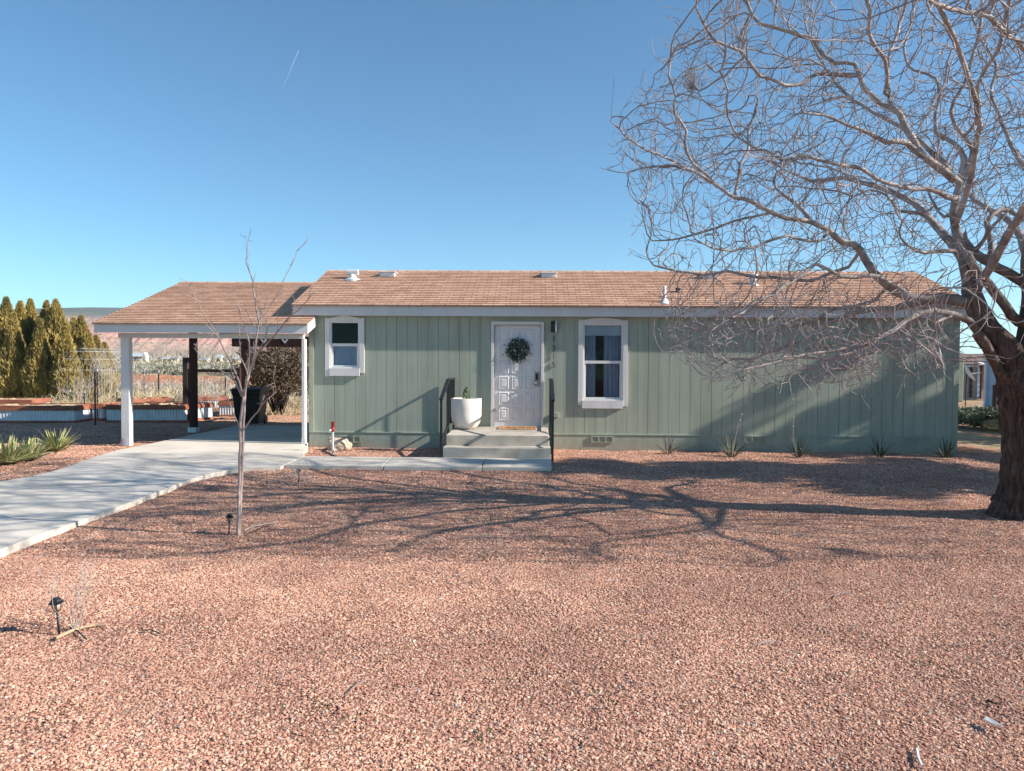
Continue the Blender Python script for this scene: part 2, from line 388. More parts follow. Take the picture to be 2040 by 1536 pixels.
# translucent inner screen of lower sash in window 1
cm=pmat('pale_film',(.50,.56,.62),(.42,.48,.54),2,.6)
c=MB(); n=24; x0,x1=w1[0]+.06,w1[1]-.06
vs=[(x0+(x1-x0)*i/n,.06+.012*math.sin(i*1.1)+.01*math.sin(i*.43),z) for z in (w1[2]+.06,zm-.02) for i in range(n+1)]
c.add(vs,[(i,i+1,n+2+i,n+1+i) for i in range(n)]); c.build('blind',cm,win1,True)
a=W(1152.6,636,0); b=W(1251,636,0)
win2,zm2=window(w2,(a.x,b.x,a.z,W(1155,806.7,0).z,W(1245,809.5,0).z,W(1200,813.6,0).z,W(1159.4,800,0).x,W(1240.5,800,0).x),0,0)
zs=W(1200,669,0.1).z
MB().box(w2[0]+.032,w2[1]-.032,.075,.079,zs,w2[3]-.032).build('roller_shade',M['shade_fabric'],win2)
def curtain(x0,x1,z0,z1,y,n=60):
    c=MB(); vs=[(x0+(x1-x0)*i/n,y+.022*math.sin(i/n*(x1-x0)/.075*6.28)+.008*math.sin(i*.9),z) for z in (z0,z1) for i in range(n+1)]
    c.add(vs,[(i,i+1,n+2+i,n+1+i) for i in range(n)]); return c
xa=W(1187,700,.1).x; xb=W(1203,700,.1).x
curtain(w2[0]+.01,xa,w2[2],zs+.05,.13).build('curtain',M['curtain'],win2,True)
curtain(xb,w2[1]-.01,w2[2],zs+.05,.13).build('curtain',M['curtain'],win2,True)
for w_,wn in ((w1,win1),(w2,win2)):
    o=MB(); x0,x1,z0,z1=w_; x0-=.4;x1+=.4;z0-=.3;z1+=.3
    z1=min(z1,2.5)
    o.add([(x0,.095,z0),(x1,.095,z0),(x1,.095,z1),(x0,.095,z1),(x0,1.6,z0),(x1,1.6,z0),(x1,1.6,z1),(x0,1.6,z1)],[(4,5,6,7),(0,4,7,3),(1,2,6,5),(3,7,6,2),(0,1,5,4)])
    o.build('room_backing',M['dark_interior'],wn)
# door
x0,x1,z0,z1=dr
fx0=W(978.2,700,0).x; fx1=W(1083.6,700,0).x; fz1=W(1030,640.8,0).z
door=MB(); Yd=.035
door.box(x0+.004,x1-.004,Yd,Yd+.045,z0+.012,z1-.004)
dd=door.build('door',M['door_white'],house)
fr=MB(); fr.box(fx0,x0,-.04,.09,z0-.02,fz1); fr.box(x1,fx1,-.04,.09,z0-.02,fz1); fr.box(x0,x1,-.04,.09,z1,fz1)
fr.build('door_frame',M['white'],dd,bevel=.004)
MB().box(x0-.02,x1+.02,-.06,.08,z0-.02,z0+.008).build('threshold',M['vinyl'],dd,bevel=.003)
def raised_panel(cx,cz,w,h):
    b=MB(); y=Yd
    def ring(k,dy): return [(cx-w/2+k,y-dy,cz-h/2+k),(cx+w/2-k,y-dy,cz-h/2+k),(cx+w/2-k,y-dy,cz+h/2-k),(cx-w/2+k,y-dy,cz+h/2-k)]
    rs=[ring(0,-.0),ring(.006,.011),(ring(.014,.013)),ring(.022,.001),ring(.036,.001),ring(.055,.013)]
    vs=[p for r in rs for p in r]; fs=[]
    for i in range(len(rs)-1):
        for k in range(4): fs.append((i*4+k,i*4+(k+1)%4,i*4+4+(k+1)%4,i*4+4+k))
    fs.append((20,21,22,23)); b.add(vs,fs); return b
for r_ in range(6):
    for c_ in range(3):
        cx=(x0+x1)/2+(c_-1)*.247-.015; cz=z1-.19-.305*r_
        raised_panel(cx,cz-.02,.19,.245).build('door_panel',M['door_white'],dd)
hm=pmat('brushed_grey_bronze',(.40,.36,.34),None,10,.45,metal=.2)
hx=W(1069.5,760,0).x; ha=W(1069,741,0).z; hb=W(1069,770,0).z
lk=MB().box(hx-.048,hx+.045,Yd-.022,Yd,hb,ha).build('lock_plate',hm,dd,bevel=.004)
MB().tube([(hx-.01,Yd-.022,hb+.07),(hx-.01,Yd-.06,hb+.07),(hx-.03,Yd-.065,hb+.07),(hx-.12,Yd-.065,hb+.072)],.009,10).build('lever',hm,lk,True)
MB().box(hx-.025,hx+.025,Yd-.028,Yd-.0225,hb+.13,hb+.25).build('keypad',M['dark_metal'],lk)
MB().box(W(1072,790,0).x-.01,W(1072,790,0).x+.0,Yd-.006,Yd,W(1072,790,0).z-.005,W(1072,790,0).z+.005).build('door_screw',M['dark_metal'],dd)
# lamp, numbers, box on wall
p=W(1103.5,651,-.07); l=MB().lathe([(.054,-.107),(.058,-.105),(.058,.105),(.054,.107)],(p.x,-.075,p.z),28).build('wall_lamp',M['dark_metal'],house,True)
MB().box(p.x-.035,p.x+.035,-.03,-.001,p.z-.06,p.z+.06).build('lamp_mount',M['dark_metal'],l)
MB().box(p.x+.030,p.x+.050,-.125,-.098,p.z-.104,p.z+.104).build('lamp_strip',M['galv'],l)  # pale metal strip on the right side of the dark cylinder only
for ch,px,py in (('1',1103.5,675.5),('2',1103,695.0),('1',1102.5,709.5),('5',1102.8,727.5)):
    cu=bpy.data.curves.new('house_number','FONT'); cu.body=ch; cu.size=.168; cu.extrude=.013; cu.align_x='CENTER'; cu.align_y='CENTER'; cu.offset=-.0035
    tmp=bpy.data.objects.new('tmp',cu); me=bpy.data.meshes.new_from_object(tmp); bpy.data.objects.remove(tmp)
    me.name='house_number'; p=W(px,py,-.03); xf=Matrix.Translation((p.x,-.022,p.z))@Matrix.Rotation(R(90),4,'X'); me.transform(xf); me.materials.append(M['dark_metal'])
    link('house_number',me,house)
p=W(1107,827,-.03); MB().box(p.x-.062,p.x+.065,-.05,-.001,p.z-.045,p.z+.048).build('outlet_box',M['green_rough'],house,bevel=.006)
# evaporative cooler on right end wall
a=W(1921,716,1.6); z1=a.z; z0=W(1921,801,1.6).z
cl=MB(); cl.box(XR+.002,a.x,1.6,2.5,z0,z1); co=cl.build('wall_cooler',M['green_rough'],house,bevel=.015)
MB().box(a.x-.12,a.x-.06,1.7,1.76,z0-.14,z0-.001).build('support_bracket',M['grey_wood'],co)
# ================================================================ STEPS + RAILINGS
sx0=W(883,912,-1.5).x; yf=G(990,912,.06).y; sx1=G(1097,913,.06).x; sx0=G(881,912,.06).x
yl=yf+.30; ZL=W(1000,867,yl).z; ZS=W(1000,892,yf).z
print('STEPS',sx0,sx1,yf,yl,ZL,ZS)
steps=thing('concrete_steps','two grey concrete steps and landing under the white front door','steps',((sx0+sx1)/2,yf,0))
MB().box(sx0,sx1,yf,yl-.001,-.05,ZS).build('lower_step',M['step_conc'],steps,bevel=.014,seg=3)
MB().box(sx0+.02,sx1-.02,yl,-.036,-.05,ZL).build('landing',M['step_conc'],steps,bevel=.014,seg=3)
def railing(x,lab):
    t=thing('stair_railing',lab,'railing',(x,yf+.2,0),'black railings beside the front steps')
    zt=ZL+.93; ym=-1.02; yb=-.045; yn=yf+.02; zn=ZS+.80
    MB().box(x-.02,x+.02,yn-.02,yn+.02,.0,zn).build('post',M['black_iron'],t)
    MB().box(x-.02,x+.02,yb-.04,yb,.0,zt).build('post',M['black_iron'],t)
    MB().box(x-.02,x+.02,ym-.02,ym+.02,.0,zt).build('post',M['black_iron'],t)
    tr=MB(); tr.bar((x,yb,zt),(x,ym-.02,zt),.065,.03); tr.bar((x,ym-.015,zt),(x,yn-.04,zn+.0),.065,.03); tr.build('top_rail',M['black_iron'],t,bevel=.004)
    br=MB(); br.bar((x,yb-.04,ZL+.12),(x,ym+.02,ZL+.12),.03); br.bar((x,ym-.02,ZL+.10),(x,yn+.02,ZS+.1),.03); br.build('bottom_rail',M['black_iron'],t)
    for k in range(8):
        y=yb-.04-(k+1)*(abs(ym-yb)-.06)/9; MB().box(x-.008,x+.008,y-.008,y+.008,ZL+.135,zt-.015).build('baluster',M['black_iron'],t)
    for k in range(2):
        y=ym-.02-(k+1)*.095; u=(ym-.02-y)/abs(ym-yn); MB().box(x-.008,x+.008,y-.008,y+.008,ZL+.1+u*(ZS-ZL)+.01,zt+u*(zn-zt)-.02).build('baluster',M['black_iron'],t)
railing(sx0-.03,'black iron railing left of the steps next to the white planter')
railing(sx1+.03,'black iron railing right of the steps below the house number')
# door mat
a=W(990,858,-.3); mx0=W(992,857,-.5).x; mx1=W(1068,857,-.5).x
dm=thing('doormat','tan coir doormat with dark lettering in front of the white door','doormat',((mx0+mx1)/2,-.4,ZL))
MB().box(mx0,mx1,-.70,-.12,ZL+.001,ZL+.022).build('mat_body',M['mat_tan'],dm,bevel=.006)
mp=MB(); rr=random.Random(3); xx=mx0+.16
for w_ in (.04,.04,0,.03,.03,0,.06,.05,0,.045,.03,0,.05):
    if w_: 
        mp.box(xx,xx+w_,-.56,-.50,ZL+.0225,ZL+.024); mp.box(xx,xx+w_*.45,-.498,-.42,ZL+.0225,ZL+.024); mp.box(xx+w_*.2,xx+w_,-.418,-.36,ZL+.0225,ZL+.024)
    xx+=(w_+.008) if w_ else .028
mp.build('lettering',M['mat_dark'],dm)
# planter
pc=W(928.5,861,-.62); pr=.285
pl=thing('planter','large round white concrete planter standing on the front landing','planter',(pc.x,-.62,ZL))
prof=[(.10,.001),(.15,.008),(.20,.04),(.245,.10),(.272,.17),(.283,.26),(.285,.40),(.285,.565),(.280,.575),(.268,.575),(.262,.565),(.262,.50),(.25,.49)]
pm=pmat('white_planter',(.80,.74,.68),(.74,.68,.62),3,.6,.15,60,.003)
MB().lathe(prof,(pc.x,-.62,ZL),56).build('pot',pm,pl,True)
MB().lathe([(.26,.49),(.2,.5),(.01,.51)],(pc.x,-.62,ZL),24).build('potting_soil',M['soil'],pl)
lm=pmat('small_leaf_green',(.09,.16,.07),(.04,.08,.04),12,.6,c3=(.22,.28,.12))
P=[];rg=np.random.default_rng(5)
for i in range(420):
    z=rg.random()**.9; r=.085*(1-z)**.6+.012; a=rg.random()*6.28; rr_=r*math.sqrt(rg.random()); P.append((pc.x+rr_*math.cos(a),-.62+rr_*math.sin(a),ZL+.51+z*.27))
V,F=leaves_np(np.array(P),.032,.018,rg,.5); pt=thing('potted_shrub','small leafy green shrub growing in the white planter','shrub',(pc.x,-.62,ZL+.5))
np_mesh('foliage',V,F,lm,pt); MB().tube([(pc.x,-.62,ZL+.5),(pc.x+.005,-.62,ZL+.74)],.006,6).build('stem',M['grey_wood'],pt)
# wreath
wc=W(1031,698,-.05); wr=thing('wreath','round dark green leafy wreath hanging on the white front door','wreath',(wc.x,Yd-.03,wc.z))
P=[];D=[]
for i in range(2100):
    a=rg.random()*6.28; rr_=.125+rg.normal()*.052; rr_=abs(rr_); P.append((wc.x+rr_*math.cos(a),Yd-.055+rg.normal()*.022,wc.z+rr_*math.sin(a))); D.append((-math.sin(a),-.3,math.cos(a)))
P=np.array(P); P[:,1]=np.minimum(P[:,1],Yd-.015)
wm=pmat('eucalyptus_green',(.060,.095,.082),(.028,.048,.045),30,.6,c3=(.12,.17,.14))
V,F=leaves_np(P,.040,.034,rg,0,np.array(D)*.6); np_mesh('leaves',V,F,wm,wr)
MB().tube([(wc.x+.15*math.cos(k/24*6.283),Yd-.03,wc.z+.15*math.sin(k/24*6.283)) for k in range(25)],.012,8,False).build('ring',M['grey_wood'],wr,True)
# ================================================================ CARPORT
CE=-.62
cxl=W(187,650,CE).x; cxr=W(613,655,CE).x
cze=W(400,644,CE).z; czf=W(400,663,CE).z
CR=CE+3.65; czr=W(490,563,CR).z
print('CARPORT',cxl,cxr,cze,czf,czr,(czr-cze)/3.65)
cp=thing('carport','open carport with brown shingle roof and white fascia attached left of the green house','carport',((cxl+cxr)/2,CR,0))
cro=shingle_roof('roof',cxl-.012,cxr-.0,CE,cze,CR,czr,.045,cp,rear=1.72)
MB().box(cxl,cxr,CE,CE+.03,czf,cze-.006).build('fascia',M['white'],cp,bevel=.002)
YE2=CR+1.62; ZE2=czr-1.62*(czr-cze)/(CR-CE); MB().box(cxl,cxr,YE2-.03,YE2,ZE2-.14,ZE2-.016).build('fascia',M['brown_wood'],cp)
for xx in (cxl,cxr-.03):
    MB().prism([(CE+.031,czf),(CE+.031,cze-.012),(CR,czr-.014),(YE2-.031,ZE2-.014),(YE2-.031,ZE2-.14),(CR,czr-.2)],'x',xx,xx+.03).build('rake_board',M['white'],cp)
sof=MB(); s_=(czr-cze)/(CR-CE)
sof.add([(cxl+.031,CE+.031,czf+.06),(cxr-.031,CE+.031,czf+.06),(cxr-.031,CR,czr-.13),(cxl+.031,CR,czr-.13)],[(0,1,2,3)]); 
sof.add([(cxl+.031,YE2-.031,ZE2-.10),(cxr-.031,YE2-.031,ZE2-.10),(cxr-.031,CR,czr-.13),(cxl+.031,CR,czr-.13)],[(3,2,1,0)]); sof.build('ceiling',M['brown_wood'],cp)
pxl=W(237,800,-.42).x; pxr=W(253.5,800,-.42).x; YP=-.35
zb=W(244,673,YP).z
MB().box(pxl,pxr,YP,YP+.14,.0,zb).build('post',M['white_rough'],cp,bevel=.006)
rx0=W(601.5,780,-.2).x; rx1=XL-.03
MB().box(rx0,rx1,-.22,-.09,.0,zb).build('post',M['white_rough'],cp,bevel=.006)
MB().box(W(236,665,YP).x,XL-.016,YP-.02,YP+.09,zb+.001,czf-.002).build('front_beam',M['white'],cp,bevel=.003)
cbm=M['brown_wood']
mx=W(385,800,2.6).x; MB().box(mx-.07,mx+.07,2.55,2.69,.0,2.9).build('post',cbm,cp)
MB().box(mx-.10,mx+.10,2.52,2.72,.0,.12).build('post_base',M['galv'],cp)
yrp=6.2; mx=W(486,720,yrp).x; zt=W(540,674,yrp).z; zb2=W(540,691,yrp).z
MB().box(mx-.085,mx+.085,yrp,yrp+.15,.0,zb2).build('post',cbm,cp)
MB().box(W(462,680,yrp).x,XL+.1,yrp-.01,yrp+.16,zb2+.001,zt+.05).build('rear_beam',cbm,cp)
for px in (525,567):
    q=W(px,680,yrp-.03); t=MB(); t.prism([(q.x-.10,q.z+.06),(q.x-.05,q.z+.06),(q.x,q.z+.0),(q.x+.05,q.z+.06),(q.x+.10,q.z+.06),(q.x+.02,q.z-.05),(q.x-.02,q.z-.05)],'y',yrp-.018,yrp-.011); t.build('metal_plate',M['galv'],cp)
for k in range(5):
    yy=.35+k*.95
    zz=czf+.02+min(yy-CE,2*CR-CE-yy)*s_; MB().box(cxl+.04,XL-.02,yy-.02,yy+.02,zz-.07,zz+.0).build('rafter',cbm,cp)

for xx in (mx,XL-.30):
    MB().bar((xx,YE2-.05,zt+.11),(xx,yrp+.3,zt+.11),.05,.12).build('side_beam',cbm,cp)
    MB().box(xx-.045,xx+.045,YE2-.12,YE2-.031,zt+.17,ZE2-.10).build('block',cbm,cp)
for k in range(2):
    MB().box(mx-.2,XL-.05,YE2+.45+k*.6,YE2+.49+k*.6,zt+.171,zt+.26).build('pergola_slat',cbm,cp)
# post hardware
for xx,yy in (((pxl+pxr)/2,YP),((rx0+rx1)/2,-.22)):
    MB().box(xx-.035,xx+.035,yy-.006,yy-.001,0.01,.16).build('post_bracket',M['galv'],cp)
# ================================================================ PAVING
DZ=.062
dl=[(0,963),(63,949),(119,935),(188,910),(234,897)]
dr_=[(558,929.5),(505,931.5),(470,934),(423,942),(376,955.5),(329,974),(276,994),(188,1027),(125,1049),(66,1069),(0,1095)]
L_=[G(a,b,DZ) for a,b in dl]; Rr=[G(a,b,DZ) for a,b in dr_]
lx=L_[-1].x
yback=G(470,847,DZ).y
poly=[(L_[0].x-.02,-13.0),(L_[0].x-.15,L_[0].y)]+[(p.x,p.y) for p in L_[1:]]+[(lx+.02,-.4),(G(470,848,DZ).x,yback),(XL-.03,yback),(XL-.03,-.25)]
c1=G(613,892.5,DZ); c2=G(604,900,DZ); c3=G(606,907,DZ); c4=G(590,910,DZ)
poly+=[(c1.x,c1.y),(c2.x,c2.y),(c3.x,c3.y),(Rr[0].x,Rr[0].y)]+[(p.x,p.y) for p in Rr[1:]]+[(Rr[-1].x+.1,-9.2),(Rr[-1].x+.35,-13.0)]
# split the concave shape into a smooth strip mesh through bmesh ngon
MB().prism(poly[::-1],'z',-.06,DZ).build('driveway',M['conc']); tag(bpy.data.objects['driveway'],kind='structure')
DRIVE=poly
wk=[(c3.x+.006,c3.y),(G(640,912,DZ).x,G(640,912,DZ).y),(sx0+.0,yf-.004),(sx1,yf-.004),(G(1100,931,DZ).x,G(1100,931,DZ).y),(Rr[0].x+.01,G(600,930.3,DZ).y)]
yb_=yf-.004; yfr=G(1100,931,DZ).y
jo=[G(779,912,DZ).x,G(966,912,DZ).x]; js=[G(760,930,DZ).x,G(960,930,DZ).x]
segs=[]; xs0=c3.x+.008; xf0=Rr[0].x+.008
prevb,prevf=xs0,xf0
wm_=MB()
for b_,f_ in list(zip(jo,js))+[(sx1+.02,G(1100,931,DZ).x)]:
    wm_.prism([(prevb,yb_),(prevf,yfr),(f_-.008,yfr),(b_-.008,yb_)],'z',-.06,DZ-.004); prevb,prevf=b_+.006,f_+.006
wo=wm_.build('walkway',M['conc'],bevel=.008); tag(wo,kind='structure')
WALK=[(xs0,yb_),(xf0,yfr),(G(1100,931,DZ).x,yfr),(sx1+.02,yb_)]
def inpoly(x,y,P):
    c=False;j=len(P)-1
    for i in range(len(P)):
        xi,yi=P[i];xj,yj=P[j]
        if (yi>y)!=(yj>y) and x<(xj-xi)*(y-yi)/(yj-yi)+xi: c=not c
        j=i
    return c
# ================================================================ GROUND SHEET
def gh(x,y):
    D=y+14.9
    near=max(0,min(1,(30-D)/6))
    h=(noise.noise(Vector((x*.9,y*.9,0)))*.022+noise.noise(Vector((x*2.9,y*2.9,3)))*.015)*near
    if -.6<y<8 and XL-.2<x<XR+.2: h-=.03
    # low wash and red bank, only left of / behind the yard
    D2=D+2.2*noise.noise(Vector((x*.09,0,5)))+1.0*noise.noise(Vector((x*.35,0,9)))
    t=max(0,min(1,(D2-26)/16)); h+=-.12*t
    b=max(0,min(1,(D2-45.5)/3.2)); b=b*b*(3-2*b)
    rt=max(0,min(1,(14-x)/8))
    h+=(.86*b)*(rt*.999)
    if D>28: h+=noise.noise(Vector((x*.25,y*.25,1)))*.12*min(1,(D-28)/20)*rt
    if D>43 and D<50: h+=noise.noise(Vector((x*.9,y*.9,4)))*.16*rt
    return h
def axis(breaks):
    o=[breaks[0][0]]
    for a,b,s in [(breaks[i][0],breaks[i+1][0],breaks[i][1]) for i in range(len(breaks)-1)]:
        n=max(1,int(round((b-a)/s))); o+= [a+(b-a)*(i+1)/n for i in range(n)]
    return o
gx=axis([(-6000,1500),(-1500,300),(-300,40),(-60,4),(-32,.5),(-9,.16),(10,.5),(24,4),(60,40),(300,300),(1500,1500),(6000,1)])
gy=axis([(-60,8),(-20,1),(-13,.16),(1,.35),(27,.6),(38,.4),(46,4),(90,25),(400,200),(2000,1500),(9000,1)])
nx,ny=len(gx),len(gy)
V=np.zeros((ny,nx,3)); 
for j,y in enumerate(gy):
    for i,x in enumerate(gx):
        V[j,i]=(x,y,gh(x,y) if (abs(x)<300 and y<400) else gh(max(-300,min(300,x)),min(y,400)))
idx=np.arange(nx*ny).reshape(ny,nx); F=np.stack([idx[:-1,:-1],idx[:-1,1:],idx[1:,1:],idx[1:,:-1]],-1).reshape(-1,4)
def ground_mat():
    m,t,b=nt('yard_ground'); v=coords(t); b.inputs['Roughness'].default_value=.95; b.inputs['Specular IOR Level'].default_value=.15
    tc=t.nodes.new('ShaderNodeTexCoord'); sp=t.nodes.new('ShaderNodeSeparateXYZ'); t.links.new(tc.outputs['Object'],sp.inputs[0])
    vo=node(t,'ShaderNodeTexVoronoi'); vo.inputs['Scale'].default_value=62; t.links.new(v,vo.inputs['Vector'])
    gcol=ramp(t,vo.outputs['Color'],[(.0,(.24,.12,.09)),(.35,(.40,.215,.155)),(.65,(.49,.29,.21)),(.9,(.58,.39,.29))])
    vd=node(t,'ShaderNodeTexVoronoi'); vd.inputs['Scale'].default_value=62; t.links.new(v,vd.inputs['Vector'])
    dark=ramp(t,vd.outputs['Distance'],[(.25,(1,1,1)),(.75,(.45,.40,.40))]); gcol=mixc(t,1.0,gcol,dark,'MULTIPLY')  # shade in the gaps between pebbles, painted into the sheet colour
    # dirt / dry grass away from the gravel
    n1=noise_t(t,v,.35,6,.65); n2=noise_t(t,v,6,6,.7)
    dirt=ramp(t,n2,[(.3,(.25,.13,.08)),(.5,(.38,.21,.13)),(.7,(.48,.33,.20))])
    dry=ramp(t,n2,[(.3,(.26,.20,.12)),(.5,(.42,.33,.20)),(.7,(.52,.44,.29))])
    far=ramp(t,noise_t(t,v,.08,6,.6),[(.35,(.36,.30,.20)),(.5,(.46,.39,.26)),(.65,(.30,.28,.20))])
    def rng_(out,a,bb):
        mr=node(t,'ShaderNodeMapRange'); mr.inputs[1].default_value=a; mr.inputs[2].default_value=bb; t.links.new(out,mr.inputs[0]); return mr.outputs[0]
    nmix=rng_(n1,.42,.56)
    wild=mixc(t,nmix,dirt,dry)
    y1=rng_(sp.outputs['Y'],38,60); wild=mixc(t,y1,wild,far)
    # red bank by slope
    ge=t.nodes.new('ShaderNodeNewGeometry'); s2=t.nodes.new('ShaderNodeSeparateXYZ'); t.links.new(ge.outputs['True Normal'],s2.inputs[0])
    slope=rng_(s2.outputs['Z'],.985,.94); red=ramp(t,n2,[(.3,(.30,.11,.06)),(.55,(.46,.20,.11)),(.75,(.55,.30,.18))])
    ydeep=rng_(sp.outputs['Y'],24,27); k=node(t,'ShaderNodeMath',operation='MULTIPLY'); t.links.new(slope,k.inputs[0]); t.links.new(ydeep,k.inputs[1])
    wild=mixc(t,k.outputs[0],wild,red)
    # gravel limit: behind the yard on the left, in front on the right
    nz=node(t,'ShaderNodeMath',operation='MULTIPLY_ADD'); t.links.new(n1,nz.inputs[0]); nz.inputs[1].default_value=3.0; t.links.new(sp.outputs['Y'],nz.inputs[2])
    ly=rng_(nz.outputs[0],6.4,7.0)
    rx=rng_(sp.outputs['X'],8.7,9.4); ry=rng_(nz.outputs[0],.6,1.6); rr_=node(t,'ShaderNodeMath',operation='MULTIPLY'); t.links.new(rx,rr_.inputs[0]); t.links.new(ry,rr_.inputs[1])
    mx=node(t,'ShaderNodeMath',operation='MAXIMUM'); t.links.new(ly,mx.inputs[0]); t.links.new(rr_.outputs[0],mx.inputs[1])
    c=mixc(t,mx.outputs[0],gcol,wild)
    t.links.new(c,b.inputs['Base Color'])
    bump(t,b,noise_t(t,v,38,4,.7),1.0,.02); return m
M['ground']=ground_mat()
g_=np_mesh('ground',V.reshape(-1,3),F,M['ground'],smooth=True); tag(g_,kind='structure')
# ================================================================ GRAVEL STONES (geometry nodes instances, stuff)
def gravel(name,cells,dens,smin,smax,mat,seed):
    V=[];F=[]
    for (x0,x1,y0,y1) in cells:
        n=len(V)
        for x,y in ((x0,y0),(x1,y0),(x1,y1),(x0,y1)): V.append((x,y,gh(x,y)+.001))
        F.append((n,n+1,n+2,n+3))
    me=bpy.data.meshes.new(name); me.from_pydata(V,[],F); me.materials.append(mat)
    o=link(name,me)
    ng=bpy.data.node_groups.new(name,'GeometryNodeTree')
    ng.interface.new_socket('Geometry',in_out='INPUT',socket_type='NodeSocketGeometry'); ng.interface.new_socket('Geometry',in_out='OUTPUT',socket_type='NodeSocketGeometry')
    N=ng.nodes; Lk=ng.links; gi=N.new('NodeGroupInput'); go=N.new('NodeGroupOutput')
    dp=N.new('GeometryNodeDistributePointsOnFaces'); nz_=N.new('ShaderNodeTexNoise'); nz_.inputs['Scale'].default_value=1.5; nz_.inputs['Detail'].default_value=3; ps_=N.new('GeometryNodeInputPosition'); Lk.new(ps_.outputs[0],nz_.inputs['Vector']); mp_=N.new('ShaderNodeMapRange'); mp_.inputs[1].default_value=.36; mp_.inputs[2].default_value=.56; mp_.inputs[3].default_value=dens*.45; mp_.inputs[4].default_value=dens*1.12; Lk.new(nz_.outputs[0],mp_.inputs[0]); Lk.new(mp_.outputs[0],dp.inputs['Density']); dp.inputs['Seed'].default_value=seed
    Lk.new(gi.outputs[0],dp.inputs['Mesh'])
    jn=N.new('GeometryNodeGeometryToInstance')
    for k in range(7):
        ic=N.new('GeometryNodeMeshIcoSphere'); ic.inputs['Subdivisions'].default_value=1 if k%2 else 2; ic.inputs['Radius'].default_value=1
        sp=N.new('GeometryNodeSetPosition'); rv=N.new('FunctionNodeRandomValue'); rv.data_type='FLOAT_VECTOR'
        rv.inputs[0].default_value=(-.32,-.32,-.28); rv.inputs[1].default_value=(.32,.32,.28); rv.inputs['Seed'].default_value=seed*10+k
        Lk.new(ic.outputs[0],sp.inputs[0]); Lk.new(rv.outputs[0],sp.inputs['Offset'])
        sm=N.new('GeometryNodeSetMaterial'); sm.inputs['Material'].default_value=mat; Lk.new(sp.outputs[0],sm.inputs[0])
        ss=N.new('GeometryNodeSetShadeSmooth'); ss.inputs['Shade Smooth'].default_value=False; Lk.new(sm.outputs[0],ss.inputs[0])
        Lk.new(ss.outputs[0],jn.inputs[0])
    ip=N.new('GeometryNodeInstanceOnPoints'); ip.inputs['Pick Instance'].default_value=True
    Lk.new(dp.outputs['Points'],ip.inputs['Points']); Lk.new(jn.outputs[0],ip.inputs['Instance'])
    ri=N.new('FunctionNodeRandomValue'); ri.data_type='INT'; ri.inputs[4].default_value=0; ri.inputs[5].default_value=6; Lk.new(ri.outputs[2],ip.inputs['Instance Index'])
    rr_=N.new('FunctionNodeRandomValue'); rr_.data_type='FLOAT_VECTOR'; rr_.inputs[0].default_value=(-.38,-.38,0); rr_.inputs[1].default_value=(.38,.38,6.28); rr_.inputs['Seed'].default_value=3
    Lk.new(rr_.outputs[0],ip.inputs['Rotation'])
    rs=N.new('FunctionNodeRandomValue'); rs.data_type='FLOAT'; rs.inputs[2].default_value=0; rs.inputs[3].default_value=1; rs.inputs['Seed'].default_value=5
    pw=N.new('ShaderNodeMath'); pw.operation='POWER'; pw.inputs[1].default_value=2.0; Lk.new(rs.outputs[1],pw.inputs[0])
    mr=N.new('ShaderNodeMapRange'); mr.inputs[3].default_value=smin; mr.inputs[4].default_value=smax; Lk.new(pw.outputs[0],mr.inputs[0])
    rv=N.new('FunctionNodeRandomValue'); rv.data_type='FLOAT_VECTOR'; rv.inputs[0].default_value=(.8,.8,.34); rv.inputs[1].default_value=(1.35,1.0,.68); rv.inputs['Seed'].default_value=8
    vm=N.new('ShaderNodeVectorMath'); vm.operation='SCALE'; Lk.new(rv.outputs[0],vm.inputs[0]); Lk.new(mr.outputs[0],vm.inputs['Scale'])
    Lk.new(vm.outputs[0],ip.inputs['Scale']); Lk.new(ip.outputs[0],go.inputs[0])
    md=o.modifiers.new('stones','NODES'); md.node_group=ng
    return tag(o,kind='stuff')
def stone_mat():
    m,t,b=nt('pink_gravel'); b.inputs['Roughness'].default_value=.85; b.inputs['Specular IOR Level'].default_value=.25
    oi=t.nodes.new('ShaderNodeObjectInfo')
    c=ramp(t,oi.outputs['Random'],[(0,(.26,.115,.08)),(.12,(.41,.205,.145)),(.34,(.52,.28,.20)),(.62,(.595,.35,.25)),(.88,(.68,.45,.335)),(.955,(.70,.52,.38)),(.985,(.36,.31,.29)),(1,(.70,.62,.53))])
    v=coords(t); 
    ge=t.nodes.new('ShaderNodeNewGeometry')
    big=noise_t(t,ge.outputs['Position'],.7,4,.6); c=mixc(t,1.0,c,ramp(t,big,[(.35,(.80,.76,.76)),(.62,(1.08,1.06,1.03))]),'MULTIPLY')
    t.links.new(c,b.inputs['Base Color']); return m
M['stones']=stone_mat()
def blocked(x,y):
    if inpoly(x,y,DRIVE) or inpoly(x,y,WALK): return True
    if sx0-.02<x<sx1+.02 and y>yf-.02 and y<.1: return True
    if XL-.03<x<XR+.03 and -.03<y<YB+.1: return True
    return False
near=[];mid=[];far=[]
cs=.125
y=-12.75
while y<8.5:
    D=y+14.9; half=.70*D+.8; x=-half-1.0
    while x<half+.6:
        xc,yc=x+cs/2,y+cs/2
        ok=not blocked(xc,yc)
        if y>1.0 and (x>XL): ok=False
        if x>8.9 and y>.4: ok=False
        if ok: (near if D<6.2 else mid if D<9.8 else far).append((x,x+cs,y,y+cs))
        x+=cs
    y+=cs
gravel('gravel',near,9000,.0040,.0102,M['stones'],1)
gravel('gravel',mid,4800,.005,.0118,M['stones'],2)
gravel('gravel',far,1900,.0075,.016,M['stones'],4)
print('CELLS',len(near)*cs*cs,len(mid)*cs*cs,len(far)*cs*cs)
